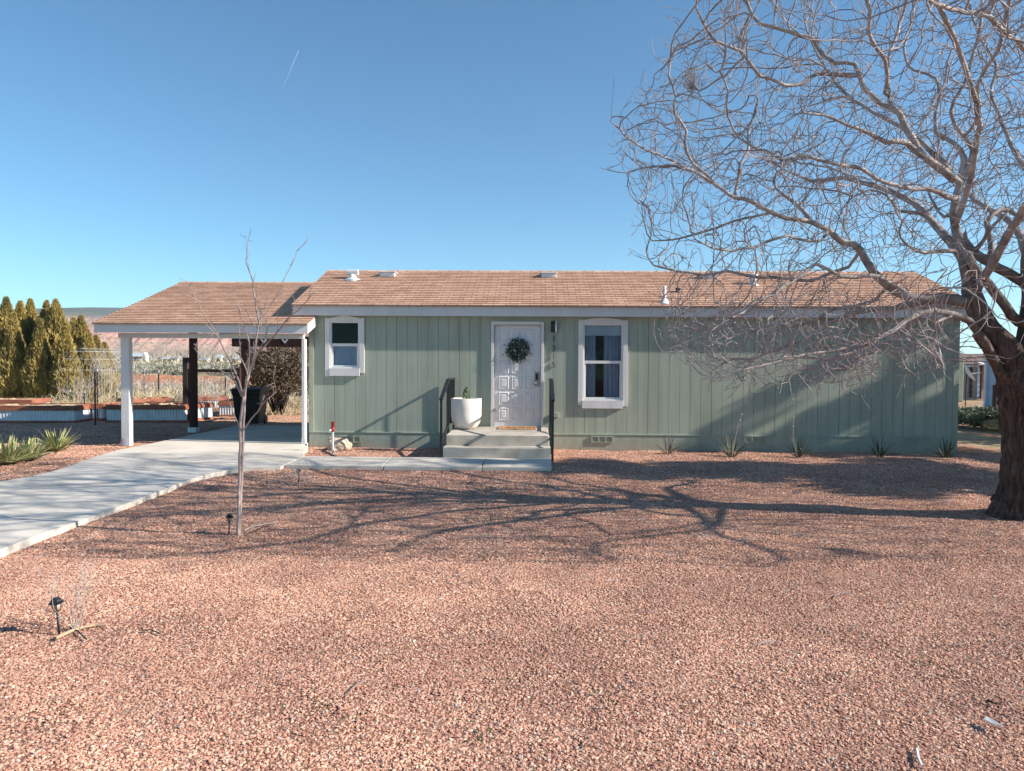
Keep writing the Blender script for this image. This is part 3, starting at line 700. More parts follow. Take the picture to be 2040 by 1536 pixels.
# ================================================================ MESA
def mesa():
    xs=np.concatenate([np.linspace(-5200,-2400,30)[:-1],np.linspace(-2400,-400,420)[:-1],np.linspace(-400,1500,90)]); prof=np.array([(0,0),(120,.03),(260,.10),(330,.20),(390,.34),(430,.46),(470,.54),(500,.63),(530,.66),(560,.74),(620,.77),(800,.90),(1000,1.0),(1250,1.01),(2500,1.02)])
    ss=np.concatenate([np.arange(0,1300,14),np.arange(1300,2600,120)]); hz=np.interp(ss,prof[:,0],prof[:,1])
    V=np.zeros((len(ss),len(xs),3))
    for i,x in enumerate(xs):
        base=1950+noise.noise(Vector((x*.0016,0,0)))*150
        for j,s in enumerate(ss):
            r=1-abs(noise.noise(Vector((x*.010,s*.0016,2)))); r2=1-abs(noise.noise(Vector((x*.030,s*.005,7)))); r3=noise.noise(Vector((x*.07,s*.02,1)))
            amp=math.sin(min(1,s/720)*math.pi)**.7 if s<720 else 0
            amp=max(amp,.12)
            h=hz[j]*207-(r*.5+r2*.28-.45)*34*amp+r3*5*amp
            e=max(0,min(1,(1450-x)/500)); wv=noise.noise(Vector((x*.002,0,8)))*9
            V[j,i]=(x,base+s,(h+wv*hz[j])*e-2)
    idx=np.arange(len(xs)*len(ss)).reshape(len(ss),len(xs)); F=np.stack([idx[:-1,:-1],idx[:-1,1:],idx[1:,1:],idx[1:,:-1]],-1).reshape(-1,4)
    m,t,b=nt('red_mesa_rock'); b.inputs['Roughness'].default_value=.95; b.inputs['Specular IOR Level'].default_value=.1
    v=coords(t); tc=t.nodes.new('ShaderNodeTexCoord'); sp=t.nodes.new('ShaderNodeSeparateXYZ'); t.links.new(tc.outputs['Object'],sp.inputs[0])
    na=noise_t(t,v,.02,5,.6); ad=node(t,'ShaderNodeMath',operation='MULTIPLY_ADD'); t.links.new(na,ad.inputs[0]); ad.inputs[1].default_value=22; t.links.new(sp.outputs['Z'],ad.inputs[2])
    mr=node(t,'ShaderNodeMapRange'); mr.inputs[1].default_value=0; mr.inputs[2].default_value=230; t.links.new(ad.outputs[0],mr.inputs[0])
    c=ramp(t,mr.outputs[0],[(0,(.34,.30,.24)),(.08,(.40,.28,.22)),(.17,(.52,.27,.20)),(.40,(.56,.29,.22)),(.50,(.40,.22,.18)),(.56,(.30,.20,.16)),(.61,(.50,.33,.26)),(.66,(.30,.20,.16)),(.72,(.13,.14,.11)),(1,(.08,.105,.08))])
    st=noise_t(t,coords(t,(.002,.002,.12)),1,4,.6); c=mixc(t,1.0,c,ramp(t,st,[(.35,(.75,.72,.72)),(.6,(1.1,1.1,1.1))]),'MULTIPLY')
    vo=node(t,'ShaderNodeTexVoronoi'); vo.inputs['Scale'].default_value=.055; t.links.new(v,vo.inputs['Vector'])
    dots=ramp(t,vo.outputs['Distance'],[(.20,(1,1,1)),(.34,(0,0,0))]); n2=ramp(t,noise_t(t,v,.006,4,.6),[(.40,(0,0,0)),(.52,(1,1,1))]); dk=mixc(t,1.0,dots,n2,'MULTIPLY')
    c=mixc(t,dk,c,(.06,.08,.05)); t.links.new(c,b.inputs['Base Color'])
    o=np_mesh('mesa_hills',V.reshape(-1,3),F,m,smooth=False); tag(o,kind='structure')
mesa()
# ================================================================ FAR BARE TREES, HOUSES, BRUSH
rg=np.random.default_rng(21)
gt=pmat('bare_grey_twigs',(.40,.36,.31),(.27,.24,.21),.4,.9,c3=(.50,.46,.40))
def bare_puff(rg,n,H,Rr_):
    """thin upright sliver twigs filling a domed crown"""
    P=rg.normal(size=(n,3)); P/=np.linalg.norm(P,axis=1)[:,None]; P*= (rg.random(n)**.4)[:,None]; P[:,0:2]*=Rr_; P[:,2]=H*.56+P[:,2]*H*.44
    lump=np.array([noise.noise(Vector((p[0]*.45,p[1]*.45,p[2]*.45))) for p in P]); P=P[lump>-.22]
    D=P.copy(); D[:,2]-=H*.1; D/=np.linalg.norm(D,axis=1)[:,None]
    return leaves_np(P,rg.uniform(.6,1.5,len(P))*H/9,.035*H/9,rg,.5,D*1.4,.55)
def ground_pt(px,D): 
    d=ray(px,720); t=D/ -((ROT.to_3x3().transposed()@d).z); p=CAM+d*t; p.z=gh(max(-300,p.x),min(p.y,400)); return p
protos=[]
def far_tree(px,D,H,Rr_,lab,k):
    p=ground_pt(px,D); t=thing('bare_cottonwood',lab,'tree',p,'bare trees at the foot of the red mesa')
    V,F=bare_puff(np.random.default_rng(100+k),3200,H,Rr_)
    V=V+np.array(p); np_mesh('crown',V,F,gt,t); b=MB()
    b.tube([p,p+Vector((.1,0,H*.25)),p+Vector((.3,.1,H*.55))],[.035*H,.025*H,.01*H],6)
    for a in range(4): b.tube([p+Vector((.1,0,H*.22)),p+Vector((math.cos(a*1.7)*Rr_*.5,math.sin(a*1.7)*Rr_*.5,H*.6))],[.018*H,.006*H],5)
    b.build('trunk',gt,t)
ft=[(283,205,6.6,6.5,'pale bare tree behind the white gabled barn'),(322,215,7.4,6.5,'largest pale domed bare tree right of the white barn'),(352,230,6.4,5.2,'grey bare tree between the domed tree and the carport middle post'),(374,225,6.6,5,'bare tree hidden partly by the brown middle post'),(405,230,6.6,6,'bare tree just right of the brown middle post'),(432,235,6.2,5,'bare tree above the dark garden gate rail'),(452,210,5.6,4,'short bare tree behind the young sapling left branches'),(478,220,6.2,5,'bare tree beyond the black rolling bin'),(262,180,5.4,4,'bare tree showing just right of the white front post'),(236,150,5.2,4.5,'bare tree behind the white front post'),(212,120,4.8,3.4,'pale bare tree right of the evergreen row'),(520,240,6.5,6,'bare tree behind the dark bush'),(560,230,6.2,6,'bare tree behind the right of the dark bush')]
for k,a in enumerate(ft): far_tree(*a,k)
# distant scrub woods behind the far trees
P=[];n=5200
for i in range(n):
    p=ground_pt(rg.uniform(150,640),rg.uniform(260,700)); P.append((p.x,p.y,p.z+rg.uniform(0,4.5)*rg.random()+.3))
V,F=leaves_np(np.array(P),3.2,.9,rg,.8); fw=np_mesh('distant_woods',V,F,pmat('far_grey_scrub',(.31,.27,.22),(.20,.18,.14),.05,.95,c3=(.36,.33,.27))); tag(fw,kind='stuff')
hw=pmat('cream_wall',(.72,.66,.52),None,1,.8); hr=pmat('pale_metal_roof',(.52,.58,.64),None,1,.5); hb_=pmat('tan_wall',(.50,.38,.26),None,1,.8)
def far_house(px0,px1,D,h,lab,mat,roofm,gab=.45):
    a=ground_pt(px0,D); b=ground_pt(px1,D); z=a.z-.2; t=thing('farm_building',lab,'building',((a.x+b.x)/2,a.y,z),'small buildings far beyond the yard')
    MB().box(a.x,b.x,a.y,a.y+2,z,z+h).build('wall',mat,t)
    yy=a.y+1
    r=MB().prism([(a.y-.4,z+h),(yy,z+h*(1+gab)),(a.y+2.4,z+h)],'x',a.x-.4,b.x+.4); r.build('roof',roofm,t)
    MB().box((a.x+b.x)/2-.5,(a.x+b.x)/2+.5,a.y-.05,a.y-.001,z,z+min(2,h*.8)).build('door',M['grey_wood'],t)
far_house(250,283,150,1.9,'long pale blue roofed barn just right of the white front post',hb_,hr,.35)
a=ground_pt(283,148); b=ground_pt(290.5,148); t=thing('farm_building','bright cream gabled end building beside the blue roofed barn','building',((a.x+b.x)/2,a.y,a.z),'small buildings far beyond the yard')
MB().prism([(a.x,a.z-.2),(b.x,a.z-.2),(b.x,a.z+1.7),((a.x+b.x)/2,a.z+2.5),(a.x,a.z+1.7)],'y',a.y,a.y+1.2).build('wall',hw,t); MB().box(a.x+.15,a.x+.45,a.y-.04,a.y-.001,a.z-.1,a.z+1.3).build('door',M['dark_metal'],t)
far_house(322,334,240,1.7,'small tan house under the largest bare tree',hb_,hr)
far_house(346,352,240,2.0,'tiny cream shed left of the brown gate post',hw,hr)
far_house(397,412,240,1.4,'low white trailer seen right of the middle post',hw,hr)
far_house(433,438,230,2.2,'tiny white square shed above the gate rail',hw,hr)
far_house(464,476,240,1.8,'white house beyond the top of the black bin',hw,hr)
# sagebrush field (stuff) beyond the bank
P=[];D_=[]
def clumpfield(n,Dlo,Dhi,pxa,pxb,r,per,zsc=.7,bias=1.0):
    out=[]
    for i in range(n):
        D=Dlo+(Dhi-Dlo)*rg.random()**bias; px=rg.uniform(pxa,pxb); p=ground_pt(px,D); rr_=r*rg.uniform(.5,1.3)
        q=rg.normal(size=(per,3))*np.array([rr_,rr_,rr_*zsc])*.45; q[:,2]=np.abs(q[:,2]); out.append(q+np.array(p))
    return np.concatenate(out)
sage=pmat('grey_sagebrush',(.30,.29,.22),(.17,.16,.12),.5,.95,c3=(.42,.39,.30))
Pa=clumpfield(1500,50,110,120,640,.75,26,.8,1.4); V,F=leaves_np(Pa,.42,.07,rg,.9); tag(np_mesh('sagebrush',V,F,sage),kind='stuff')
dryg=pmat('dry_straw_grass',(.50,.40,.24),(.33,.24,.13),.8,.95,c3=(.62,.53,.35))
Pa=clumpfield(650,27,45,60,640,.45,34,.9,.9); V,F=leaves_np(Pa,.38,.022,rg,1.5); 
Pb=clumpfield(500,100,150,120,640,1.6,20,.4,1); V2,F2=leaves_np(Pb,.8,.2,rg,1.2)
Pc=clumpfield(260,8+14.9,14+14.9,-60,640,.30,26,.7,.9); V3,F3=leaves_np(Pc,.20,.014,rg,1.0)
V,F=merge([(V,F),(V2,F2),(V3,F3)]); tag(np_mesh('dry_grass',V,F,dryg),kind='stuff')
Pa=clumpfield(190,28,47,200,640,.8,60,.9,.6); V,F=leaves_np(Pa,.5,.018,rg,1.0); tag(np_mesh('grey_brush',V,F,gt),kind='stuff')
# ================================================================ EVERGREEN ROW
ev=pmat('olive_evergreen',(.33,.25,.08),(.15,.125,.05),1.1,.85,c3=(.48,.36,.115))
def evergreen(px,ptop,D,width,lab,seed,n=12500,pbase=803):
    p=ground_pt(px,D); s=FPX/D; top=CAM.z+( (CY-45+ (px-CX)*.0061)-ptop)/s; H=top-p.z; Rd=width*1.3/2/s
    t=thing('evergreen_tree',lab,'tree',p,'evergreen trees in the row at the far left')
    rg=np.random.default_rng(seed); h=rg.random(n)**.92; a=rg.random(n)*6.283
    prof=np.minimum(1,(1-h)/.72)**.95*(.82+.18*np.sin(np.minimum(1,h/.2)*1.57))
    lob=np.array([noise.noise(Vector((math.cos(a_)*1.8+seed,math.sin(a_)*1.8,h_*H*.8))) for a_,h_ in zip(a,h)])
    fine=np.array([noise.noise(Vector((math.cos(a_)*5+seed,math.sin(a_)*5,h_*H*2.4))) for a_,h_ in zip(a,h)])
    r=Rd*prof*(1+.20*lob+.30*fine)*(1.06-.55*rg.random(n)**2.0); P=np.stack([p.x+r*np.cos(a),p.y+r*np.sin(a),p.z+.15+h*(H-.15)],1)
    d=np.stack([np.cos(a),np.sin(a),np.full(n,1.9)],1); V,F=leaves_np(P,rg.uniform(.14,.34,n),rg.uniform(.04,.09,n),rg,.2,d,.6)
    np_mesh('crown',V,F,ev,t); MB().tube([p,p+Vector((0,0,H*.8))],[.10,.03],8).build('trunk',M['grey_wood'],t)
for a in [(-72,600,31,90,'evergreen at the left picture edge, cut off by the frame',1),(-18,592,32,92,'tall evergreen leftmost in the frame',2),(14,596,30.5,70,'tall pointed evergreen, second from the left edge',3),(42,604,31,62,'evergreen third from the left edge behind the first garden bed',4),(62,600,31.5,66,'pointed evergreen standing fourth in the row',5),(94,603,31,60,'evergreen with twin tip left of the tallest middle one',6),(112,601,30.6,78,'tall middle evergreen with a pointed top right of the twin tip',7),(147,637,31.6,50,'shorter dark evergreen behind the last full one',8),(162,633,30.4,64,'shorter evergreen right before the thin last trees',9),(192,672,32,42,'thin narrow evergreen near the end of the row',10),(208,686,32.5,42,'smallest dark evergreen at the right end of the row',11),(28,628,29.8,44,'lower evergreen between the second and third tall ones',12),(80,640,29.6,42,'lower evergreen in front of the twin tip',13),(132,655,29.4,40,'narrow evergreen right of the tallest middle one',14),(178,668,30,34,'slim evergreen left of the wire trellis top',15)]: evergreen(*a)
# pines right of the house and out of frame to the right (they shade the wall and yard)
pn=pmat('blue_green_needles',(.06,.095,.06),(.028,.045,.03),2,.8,c3=(.10,.14,.09))
def pine(x,y,H,Rd,lab,seed,n=9000,lean=0,base=.08,layer=0):
    t=thing('pine_tree',lab,'tree',(x,y,0),'pine trees right of the house'); rg=np.random.default_rng(seed)
    br=MB(); br.tube([(x,y,-.1),(x,y,H*.5),(x+.05,y,H*.95)],[.16,.11,.02],10); P=[];DD=[]
    nb=int(H*9)
    for i in range(nb):
        h=base+(1-base)*(i+rg.random())/nb; a=rg.random()*6.283; L=Rd*((1-h)/(1-base))**.75*rg.uniform(.7,1.15)+.15; z=H*h if not layer else max(.3,round(H*h/layer)*layer+rg.normal()*.04); k=max(4,int(n/nb*(L/Rd*1.3)))
        br.tube([(x,y,z),(x+math.cos(a)*L*.6,y+math.sin(a)*L*.6,z+L*.05),(x+math.cos(a)*L,y+math.sin(a)*L,z+L*.16)],[.025,.015,.006],5)
        u=rg.random(k)**.6; sp=rg.normal(size=(k,3))*np.array([.16,.16,.10 if not layer else .035])*(.5+L*.4)
        P.append(np.stack([x+math.cos(a)*L*u,y+math.sin(a)*L*u,z+L*.16*u*u*(0 if layer else 1)],1)+sp); DD.append(np.tile([math.cos(a),math.sin(a),.5],(k,1)))
    P=np.concatenate(P); V,F=leaves_np(P,rg.uniform(.22,.42,len(P)),.10,rg,.2,np.concatenate(DD),.6)
    np_mesh('crown',V,F,pn,t); br.build('trunk',M['grey_wood'],t)
# ================================================================ BUSHES
def bush(name,lab,cat,c,rx,ry,H,n,mat,L,Wd,seed,stem=True,group=None,stems=14,low=.12,smat=None,up=.2):
    t=thing(name,lab,cat,c,group); rg=np.random.default_rng(seed)
    P=rg.normal(size=(n*2,3)); P/=np.linalg.norm(P,axis=1)[:,None]; P*=(rg.random(n*2)**.45)[:,None]
    lump=np.array([noise.noise(Vector((q[0]*2.1+seed,q[1]*2.1,q[2]*2.1)))+.6*noise.noise(Vector((q[0]*5+seed,q[1]*5,q[2]*5))) for q in P]); P=P*(1+.25*lump)[:,None]; P=P[lump>-.18][:n]
    P[:,0]*=rx;P[:,1]*=ry;P[:,2]=H*(.5+low/2)+P[:,2]*H*(.5-low/2)
    D=P*np.array([1,1,.6])
    V,F=leaves_np(P+np.array(c),rg.uniform(.7,1.3,len(P))*L,Wd,rg,up,D/np.linalg.norm(D,axis=1)[:,None],.9); np_mesh('foliage',V,F,mat,t)
    if stem:
        b=MB(); c=Vector(c)
        for i in range(stems):
            a=rg.random()*6.283; r=rg.random(); e=c+Vector((math.cos(a)*rx*.75*r,math.sin(a)*ry*.75*r,H*rg.uniform(.5,.85))); s=c+Vector((math.cos(a)*.12*r*rx,math.sin(a)*.12*r,-.02))
            mid=s.lerp(e,.5)+Vector((rg.normal()*.05,rg.normal()*.05,.05*H)); b.tube([s,mid,e],[.018,.012,.004],5)
        b.build('stems',smat or gt,t)
ol=pmat('dusty_dark_leaves',(.135,.10,.065),(.055,.042,.032),8,.75,c3=(.26,.18,.125))
q=W(555,855,8.6); bush('large_shrub','big dense dark leafed shrub behind the carport next to the house wall','shrub',(q.x,8.6,0),1.4,1.15,2.4,12000,ol,.12,.035,3,stems=60,low=.2,smat=M['grey_wood'])
jm=pmat('grey_green_juniper',(.165,.20,.13),(.07,.09,.06),6,.85,c3=(.27,.30,.21))
for px,py,rx,H,lab,s in ((1930,846,.75,.52,'low grey green juniper against the right house corner',1),(1962,850,.80,.58,'spreading juniper in the middle of the low group left of the trunk',2),(1998,852,.85,.60,'juniper partly hidden by the big tree trunk',3),(2060,856,.9,.6,'juniper right of the big tree trunk',4)):
    g=G(px,py+5,0); bush('juniper_bush',lab,'bush',(g.x,g.y,0),rx,.7,H,3800,jm,.13,.03,s+40,False,'low junipers right of the house',up=.7)
g=G(1978,857,0); bush('dry_sage_bush','pale dry twiggy bush in front of the junipers','bush',(g.x,g.y-.5,0),.5,.35,.32,1400,dryg,.16,.010,77,False,up=.6)
# ================================================================ YUCCAS
def blades(c,n,L,w,seed,mat,name,t,spread=1.15,curve=.25,edge=None):
    rg=random.Random(seed); b=MB(); e=MB()
    for i in range(n):
        a=rg.random()*6.283; th=spread*(rg.random()**.75); LL=L*rg.uniform(.65,1.1); base=Vector(c)+Vector((math.cos(a)*.04,math.sin(a)*.04,.0))
        pts=[];m=6; d=Vector((math.cos(a)*math.sin(th),math.sin(a)*math.sin(th),math.cos(th))); p=base.copy()
        for k in range(m+1):
            pts.append(p.copy()); dd=d.copy(); dd.z-=curve*(k/m)*rg.uniform(.6,1.2)*max(.15,math.sin(th)); dd.normalize(); p=p+dd*LL/m; d=dd
        side=Vector((-math.sin(a),math.cos(a),0)); vs=[];fs=[]
        for k,q in enumerate(pts):
            u=k/m; ww=w*(.55+1.2*u*(1-u)*1.6)*(1-u**3)*.5+.0006; up=Vector((0,0,.35*ww)); vs+= [q-side*ww+up,q-Vector((0,0,0)),q+side*ww+up]
        for k in range(m): fs+=[(3*k,3*k+1,3*k+4,3*k+3),(3*k+1,3*k+2,3*k+5,3*k+4)]
        b.add(vs,fs)
        if edge:
            vs=[];fs=[]
            for k,q in enumerate(pts):
                u=k/m; ww=w*(.55+1.2*u*(1-u)*1.6)*(1-u**3)*.5+.0006; up=Vector((0,0,.35*ww+.001)); vs+=[q-side*ww*1.75+up*1.4,q-side*ww*.7+up*.7+Vector((0,0,.002)),q+side*ww*.7+up*.7+Vector((0,0,.002)),q+side*ww*1.75+up*1.4]
            for k in range(m): fs+=[(4*k,4*k+1,4*k+5,4*k+4),(4*k+2,4*k+3,4*k+7,4*k+6)]
            e.add(vs,fs)
    o=b.build(name,mat,t)
    if edge: e.build('leaf_margin',edge,o)
    return o
yg=pmat('yucca_green',(.22,.27,.12),(.14,.19,.09),5,.5); yy_=pmat('yucca_yellow',(.74,.68,.34),(.60,.54,.24),5,.5)
for px,py,L,lab,s in ((18,925,.46,'yellow edged yucca nearest the left picture edge',1),(62,917,.42,'yellow edged yucca in the middle of the three',2),(113,900,.48,'yellow edged yucca nearest the white carport post',3),(-45,935,.6,'yellow edged yucca outside the left picture edge',4)):
    g=G(px,py,0); t=thing('variegated_yucca',lab,'yucca',(g.x,g.y,0),'striped yuccas in the gravel left of the driveway'); blades((g.x,g.y,.0),85,L,.036,s,yg,'leaves',t,1.25,.22,yy_)
ry_=pmat('dark_red_yucca',(.055,.075,.05),(.03,.04,.03),5,.6,c3=(.10,.12,.075)); ry2=pmat('sunlit_red_yucca',(.11,.12,.07),(.06,.065,.04),5,.6)  # second is a lighter copy for the sunlit plant, light put into the colour
for px,py,L,lab,s,mt,n in ((1330,904,.44,'sparse sunlit grass like yucca at the left end of the wall bed',1,ry2,26),(1458,911,.46,'dark yucca with the tall dry branching flower stalk',2,ry_,46),(1590,911,.44,'dark yucca in the middle of the wall bed with thin pale stalk',3,ry_,46),(1752,911,.48,'dark yucca right of centre below the third window vent',4,ry_,40),(1884,912,.44,'dark yucca nearest the right house corner',5,ry_,46)):
    g=G(px,py,0); t=thing('red_yucca',lab,'yucca',(g.x,g.y,0),'dark yuccas along the right part of the house wall'); blades((g.x,g.y,0),n,L,.014,s+20,mt,'leaves',t,1.15,.35)
stm=pmat('dry_flower_stalk',(.50,.38,.30),(.40,.28,.22),10,.9)
for pts,px in (([(1458,905),(1466,868),(1470,850),(1474,838),(1478,826)],1458),([(1579,905),(1580,870),(1580,850),(1581,832)],1590)):
    g=G(px,911,0); P=[W(a,b,g.y) for a,b in pts]; par=[o for o in col.objects if o.name.startswith('red_yucca') and abs(o.location.x-g.x)<.1][0]
    b=MB(); b.tube(P,[.0038]*len(P),5); 
    if px==1458: b.tube([W(1469,853,g.y),W(1474,847,g.y),W(1482,845,g.y)],.004,5)
    for q in P[-2:]: b.lathe([(.003,-.02),(.016,0),(.003,.02)],q,6)
    b.build('flower_stalk',stm,par)
# ================================================================ BARE WIRY SHRUBS
def wiry(name,lab,c,H,spread,n,mat,seed,r0=.004,group=None,cat='shrub'):
    t=thing(name,lab,cat,c,group); rg=random.Random(seed); b=MB()
    def grow(p,d,L,r,dep):
        pts=[p]; 
        for k in range(4):
            d=(d+Vector((rg.gauss(0,.16),rg.gauss(0,.16),rg.gauss(0,.12)+.05))).normalized(); p=p+d*L/4; pts.append(p)
        b.tube(pts,[r*(1-.12*k) for k in range(5)],4,False)
        if dep>0:
            for _ in range(rg.choice((2,3))):
                q=pts[rg.choice((2,3,4))]; nd=(d+Vector((rg.gauss(0,.5),rg.gauss(0,.5),rg.gauss(0,.3)))).normalized(); grow(q,nd,L*rg.uniform(.55,.85),r*.66,dep-1)
    for i in range(n):
        a=rg.random()*6.283; s=spread*rg.random(); grow(Vector(c)+Vector((math.cos(a)*.01,math.sin(a)*.01,-.01)),Vector((math.cos(a)*s,math.sin(a)*s,1)).normalized(),H*.42,r0,3)
    b.build('twigs',mat,t); return t
pale=pmat('pale_grey_twigs',(.56,.50,.44),(.42,.36,.31),20,.9)
g=G(156,1255,0); wiry('wiry_shrub','small bare wiry grey shrub beside the nearest path light',g,.52,.75,8,pale,5,.0022)
g=G(614,966,0); wiry('wiry_shrub','small bare wiry shrub beside the path light at the walkway',g,.50,.75,7,pale,6,.003)
g=G(240,790,0)
for px,D,H,lab,s in ((205,29,2.6,'tall pale bare shrub behind the post at the end of the evergreen row',11),(228,30,2.2,'pale bare shrub beside the white front post',12),(160,27.5,1.3,'low pale bare shrub before the evergreens',13),(352,24,.8,'small pale brush behind the long dark bed',14),(420,26,.9,'pale brush behind the garden gate',15)):
    p=ground_pt(px,D); wiry('bare_shrub',lab,p,H,.8,14,pale,s,.007 if H>1 else .005,'bare shrubs behind the garden beds')
# weeds
wg=pmat('small_green_weed',(.15,.17,.08),(.09,.11,.05),20,.8)
for i,(px,py,L) in enumerate(((1133,1262,.07),(1070,1306,.06),(640,1405,.05),(705,1425,.05),(1210,1410,.05),(960,1470,.06),(1845,1325,.07),(1940,1325,.06),(1200,1390,.05),(1153,897,.16),(1130,902,.12),(1262,893,.10),(710,1235,.04))):
    g=G(px,py,0); 
    labs=['green weed tuft in the gravel below the walkway end','flat weed left of the largest green tuft','tiny weed low left in the gravel','tiny weed right beside the low left one','tiny weed low centre in the gravel','tiny weed near the bottom edge centre','weed tuft low right in the gravel','yellowish weed right of the low right tuft','thin weed just above the low centre one','grass tuft at the wall right of the steps','low grass tuft by the right railing foot','small grass tuft at the skirt below the tall window','tiny weed in the middle of the left gravel']
    t=thing('weed',labs[i],'weed',(g.x,g.y,0),'weeds in the gravel'); blades((g.x,g.y,.003),10,L*.75,.005,i+300,wg,'leaves',t,1.3,.3)
# ================================================================ GARDEN BEDS
def bed(pxa,pya,pxb,pyb,depth,h,lab,brace=False,cx=None):
    """front bottom corners by ground pixel (left, right); extends back by depth"""
    a=G(pxa,pya,0); b=G(pxb,pyb,0) if cx is None else cx(a); a.z=b.z=0
    u=(b-a); L=u.length; u.normalize(); n=Vector((-u.y,u.x,0)); t=thing('raised_garden_bed',lab,'garden bed',a.lerp(b,.5)+n*depth/2,'raised beds of corrugated steel with rusty timber rims')
    def wallp(s,e):
        d=(e-s); LL=d.length; d.normalize(); o=Vector((d.y,-d.x,0)); m=int(LL/.012); vs=[];fs=[]
        for i in range(m+1):
            q=s+d*LL*i/m+o*(.011*math.sin(LL*i/m/.076*6.283)); vs+= [(q.x,q.y,.05),(q.x,q.y,h-.06)]
        for i in range(m): fs.append((2*i,2*i+2,2*i+3,2*i+1))
        return vs,fs
    P=[a,b,b+n*depth,a+n*depth]; w=MB(); r=MB(); k=MB(); 
    for i in range(4):
        s,e=P[i],P[(i+1)%4]; w.add(*wallp(s,e)); d=(e-s).normalized(); o=Vector((d.y,-d.x,0))
        z=Vector((0,0,1)); r.bar(s+z*(h-.045)+o*.022-d*.02,e+z*(h-.045)+o*.022+d*.02,.035,.09); r.bar(s+z*(h+.019)-o*.03-d*.02,e+z*(h+.019)-o*.03+d*(-.075),.09,.036); k.bar(s+z*.03+o*.022,e+z*.03+o*.022,.04,.07)
    w.build('steel_panels',M['galv'],t,True); r.build('rim',M['rust_wood'],t); k.build('base_board',M['rust_wood'],t)
    q=.05; s=MB(); nx_=24; rr=random.Random(int(pxa)); vs=[];
    for j in range(7):
        for i in range(nx_+1):
            p=a+u*(q+(L-2*q)*i/nx_)+n*(q+(depth-2*q)*j/6); vs.append((p.x,p.y,h-.02+rr.uniform(-.03,.06)))
    s.add(vs,[(j*(nx_+1)+i,j*(nx_+1)+i+1,(j+1)*(nx_+1)+i+1,(j+1)*(nx_+1)+i) for j in range(6) for i in range(nx_)]); s.build('soil',M['soil'],t)
    return t
bed(-160,843,148,843,1.25,.42,'long garden bed nearest the left picture edge, lit corrugated front')
bed(184,838,206,838,1.3,.42,'garden bed behind the right end of the long left one')
bed(-60,826,62,826,1.1,.42,'low garden bed behind the left one with straw soil')
bed(213,842,368,842,1.2,.44,'dark shaded garden bed between the white and brown posts')
bed(250,823,345,820,1.1,.40,'second garden bed row behind the dark shaded one')
bed(386,838,424,835,1.9,.44,'garden bed with bright steel end just right of the brown post')
bed(437,831,500,831,1.3,.44,'garden bed behind the black rolling bin')
bed(380,817,455,815,1.0,.40,'farthest low garden bed behind the gate')
# fence : T posts and light wire
fw_=thing('wire_fence','wire fence on green metal stakes behind the garden beds','fence',ground_pt(200,33))
wr_=MB(); A=ground_pt(-120,33); B=ground_pt(660,33); A.z=B.z=0
posts=[5,54,112,172,228,316,449,560]
for k,px in enumerate(posts):
    p=W(px,760,A.y+(B.y-A.y)*(px+120)/780); p.z=gh(p.x,p.y); z1=1.28 if k%2 else 1.35; o=MB().box(p.x-.03,p.x+.03,p.y-.012,p.y+.012,p.z-.1,p.z+z1-.12).build('post',pmat('green_stake',(.05,.10,.08),None,5,.6) if k==0 else bpy.data.materials['green_stake'],fw_)
    MB().box(p.x-.031,p.x+.031,p.y-.013,p.y+.013,p.z+z1-.119,p.z+z1).build('post_tip',M['vinyl'],o)
for k in range(9):
    z=.12+k*.135; wr_.tube([(A.x+(B.x-A.x)*i/40,A.y+(B.y-A.y)*i/40,gh(A.x+(B.x-A.x)*i/40,A.y)+z) for i in range(41)],.0022,3,False)
for k in range(120):
    u=k/120; x=A.x+(B.x-A.x)*u; y=A.y+(B.y-A.y)*u; g0_=gh(x,y); wr_.tube([(x,y,g0_),(x,y,g0_+1.2)],.0018,3,False)
wr_.build('wire_mesh',M['grey_wood'],fw_)
def stake(px,pyt,pyb,lab,w=.035,mat=None,tip=True,name='metal_stake'):
    g=G(px,pyb,0); D=PX(g)[2]; h=(pyb-pyt)*D/FPX; t=thing(name,lab,'stake',g,'loose metal stakes in the garden')
    MB().box(g.x-w/2,g.x+w/2,g.y-.01,g.y+.01,-.1,h-.07).build('shaft',mat or M['black_iron'],t)
    MB().box(g.x-w/2-.001,g.x+w/2+.001,g.y-.011,g.y+.011,h-.069,h).build('tip',M['galv'],t)
gs=bpy.data.materials['green_stake']
stake(190,735,848,'tall dark metal stake standing alone in front of the long left bed',.034)
stake(194.5,735,838,'thinner dark metal stake right beside the tall one',.022)
stake(140,776,822,'short green stake rising from the long left bed',.03,gs)
stake(169,779,820,'short green stake at the corner of the long left bed',.03,gs)
stake(233,776,826,'short green stake left of the white front post',.03,gs)
stake(258.5,779,826,'short green stake right of the white front post',.03,gs)
stake(288,745,800,'thin brown stake right of the white front post in the brush',.03,M['brown_wood'])
stake(449,748,806,'thin brown stake behind the gate opening',.035,M['brown_wood'])
# arched wire trellis
t=thing('wire_trellis','arched white wire trellis before the evergreens','trellis',ground_pt(160,26)); b=MB(); c=ground_pt(160,26); c.z=0
for k in range(8):
    y=c.y+k*.28; xo=k*.10
    pts=[(c.x+xo-.75*math.cos(i/14*math.pi),y,.1+ (1.0 if 0<i<14 else 0)+ .95*math.sin(i/14*math.pi)) for i in range(15)]; b.tube(pts,.0035,4)
for i in range(1,14,2):
    b.tube([(c.x-.75*math.cos(i/14*math.pi),c.y,1.1+.95*math.sin(i/14*math.pi)),(c.x+.7-.75*math.cos(i/14*math.pi),c.y+1.96,1.1+.95*math.sin(i/14*math.pi))],.003,4)
b.build('wires',M['galv'],t)
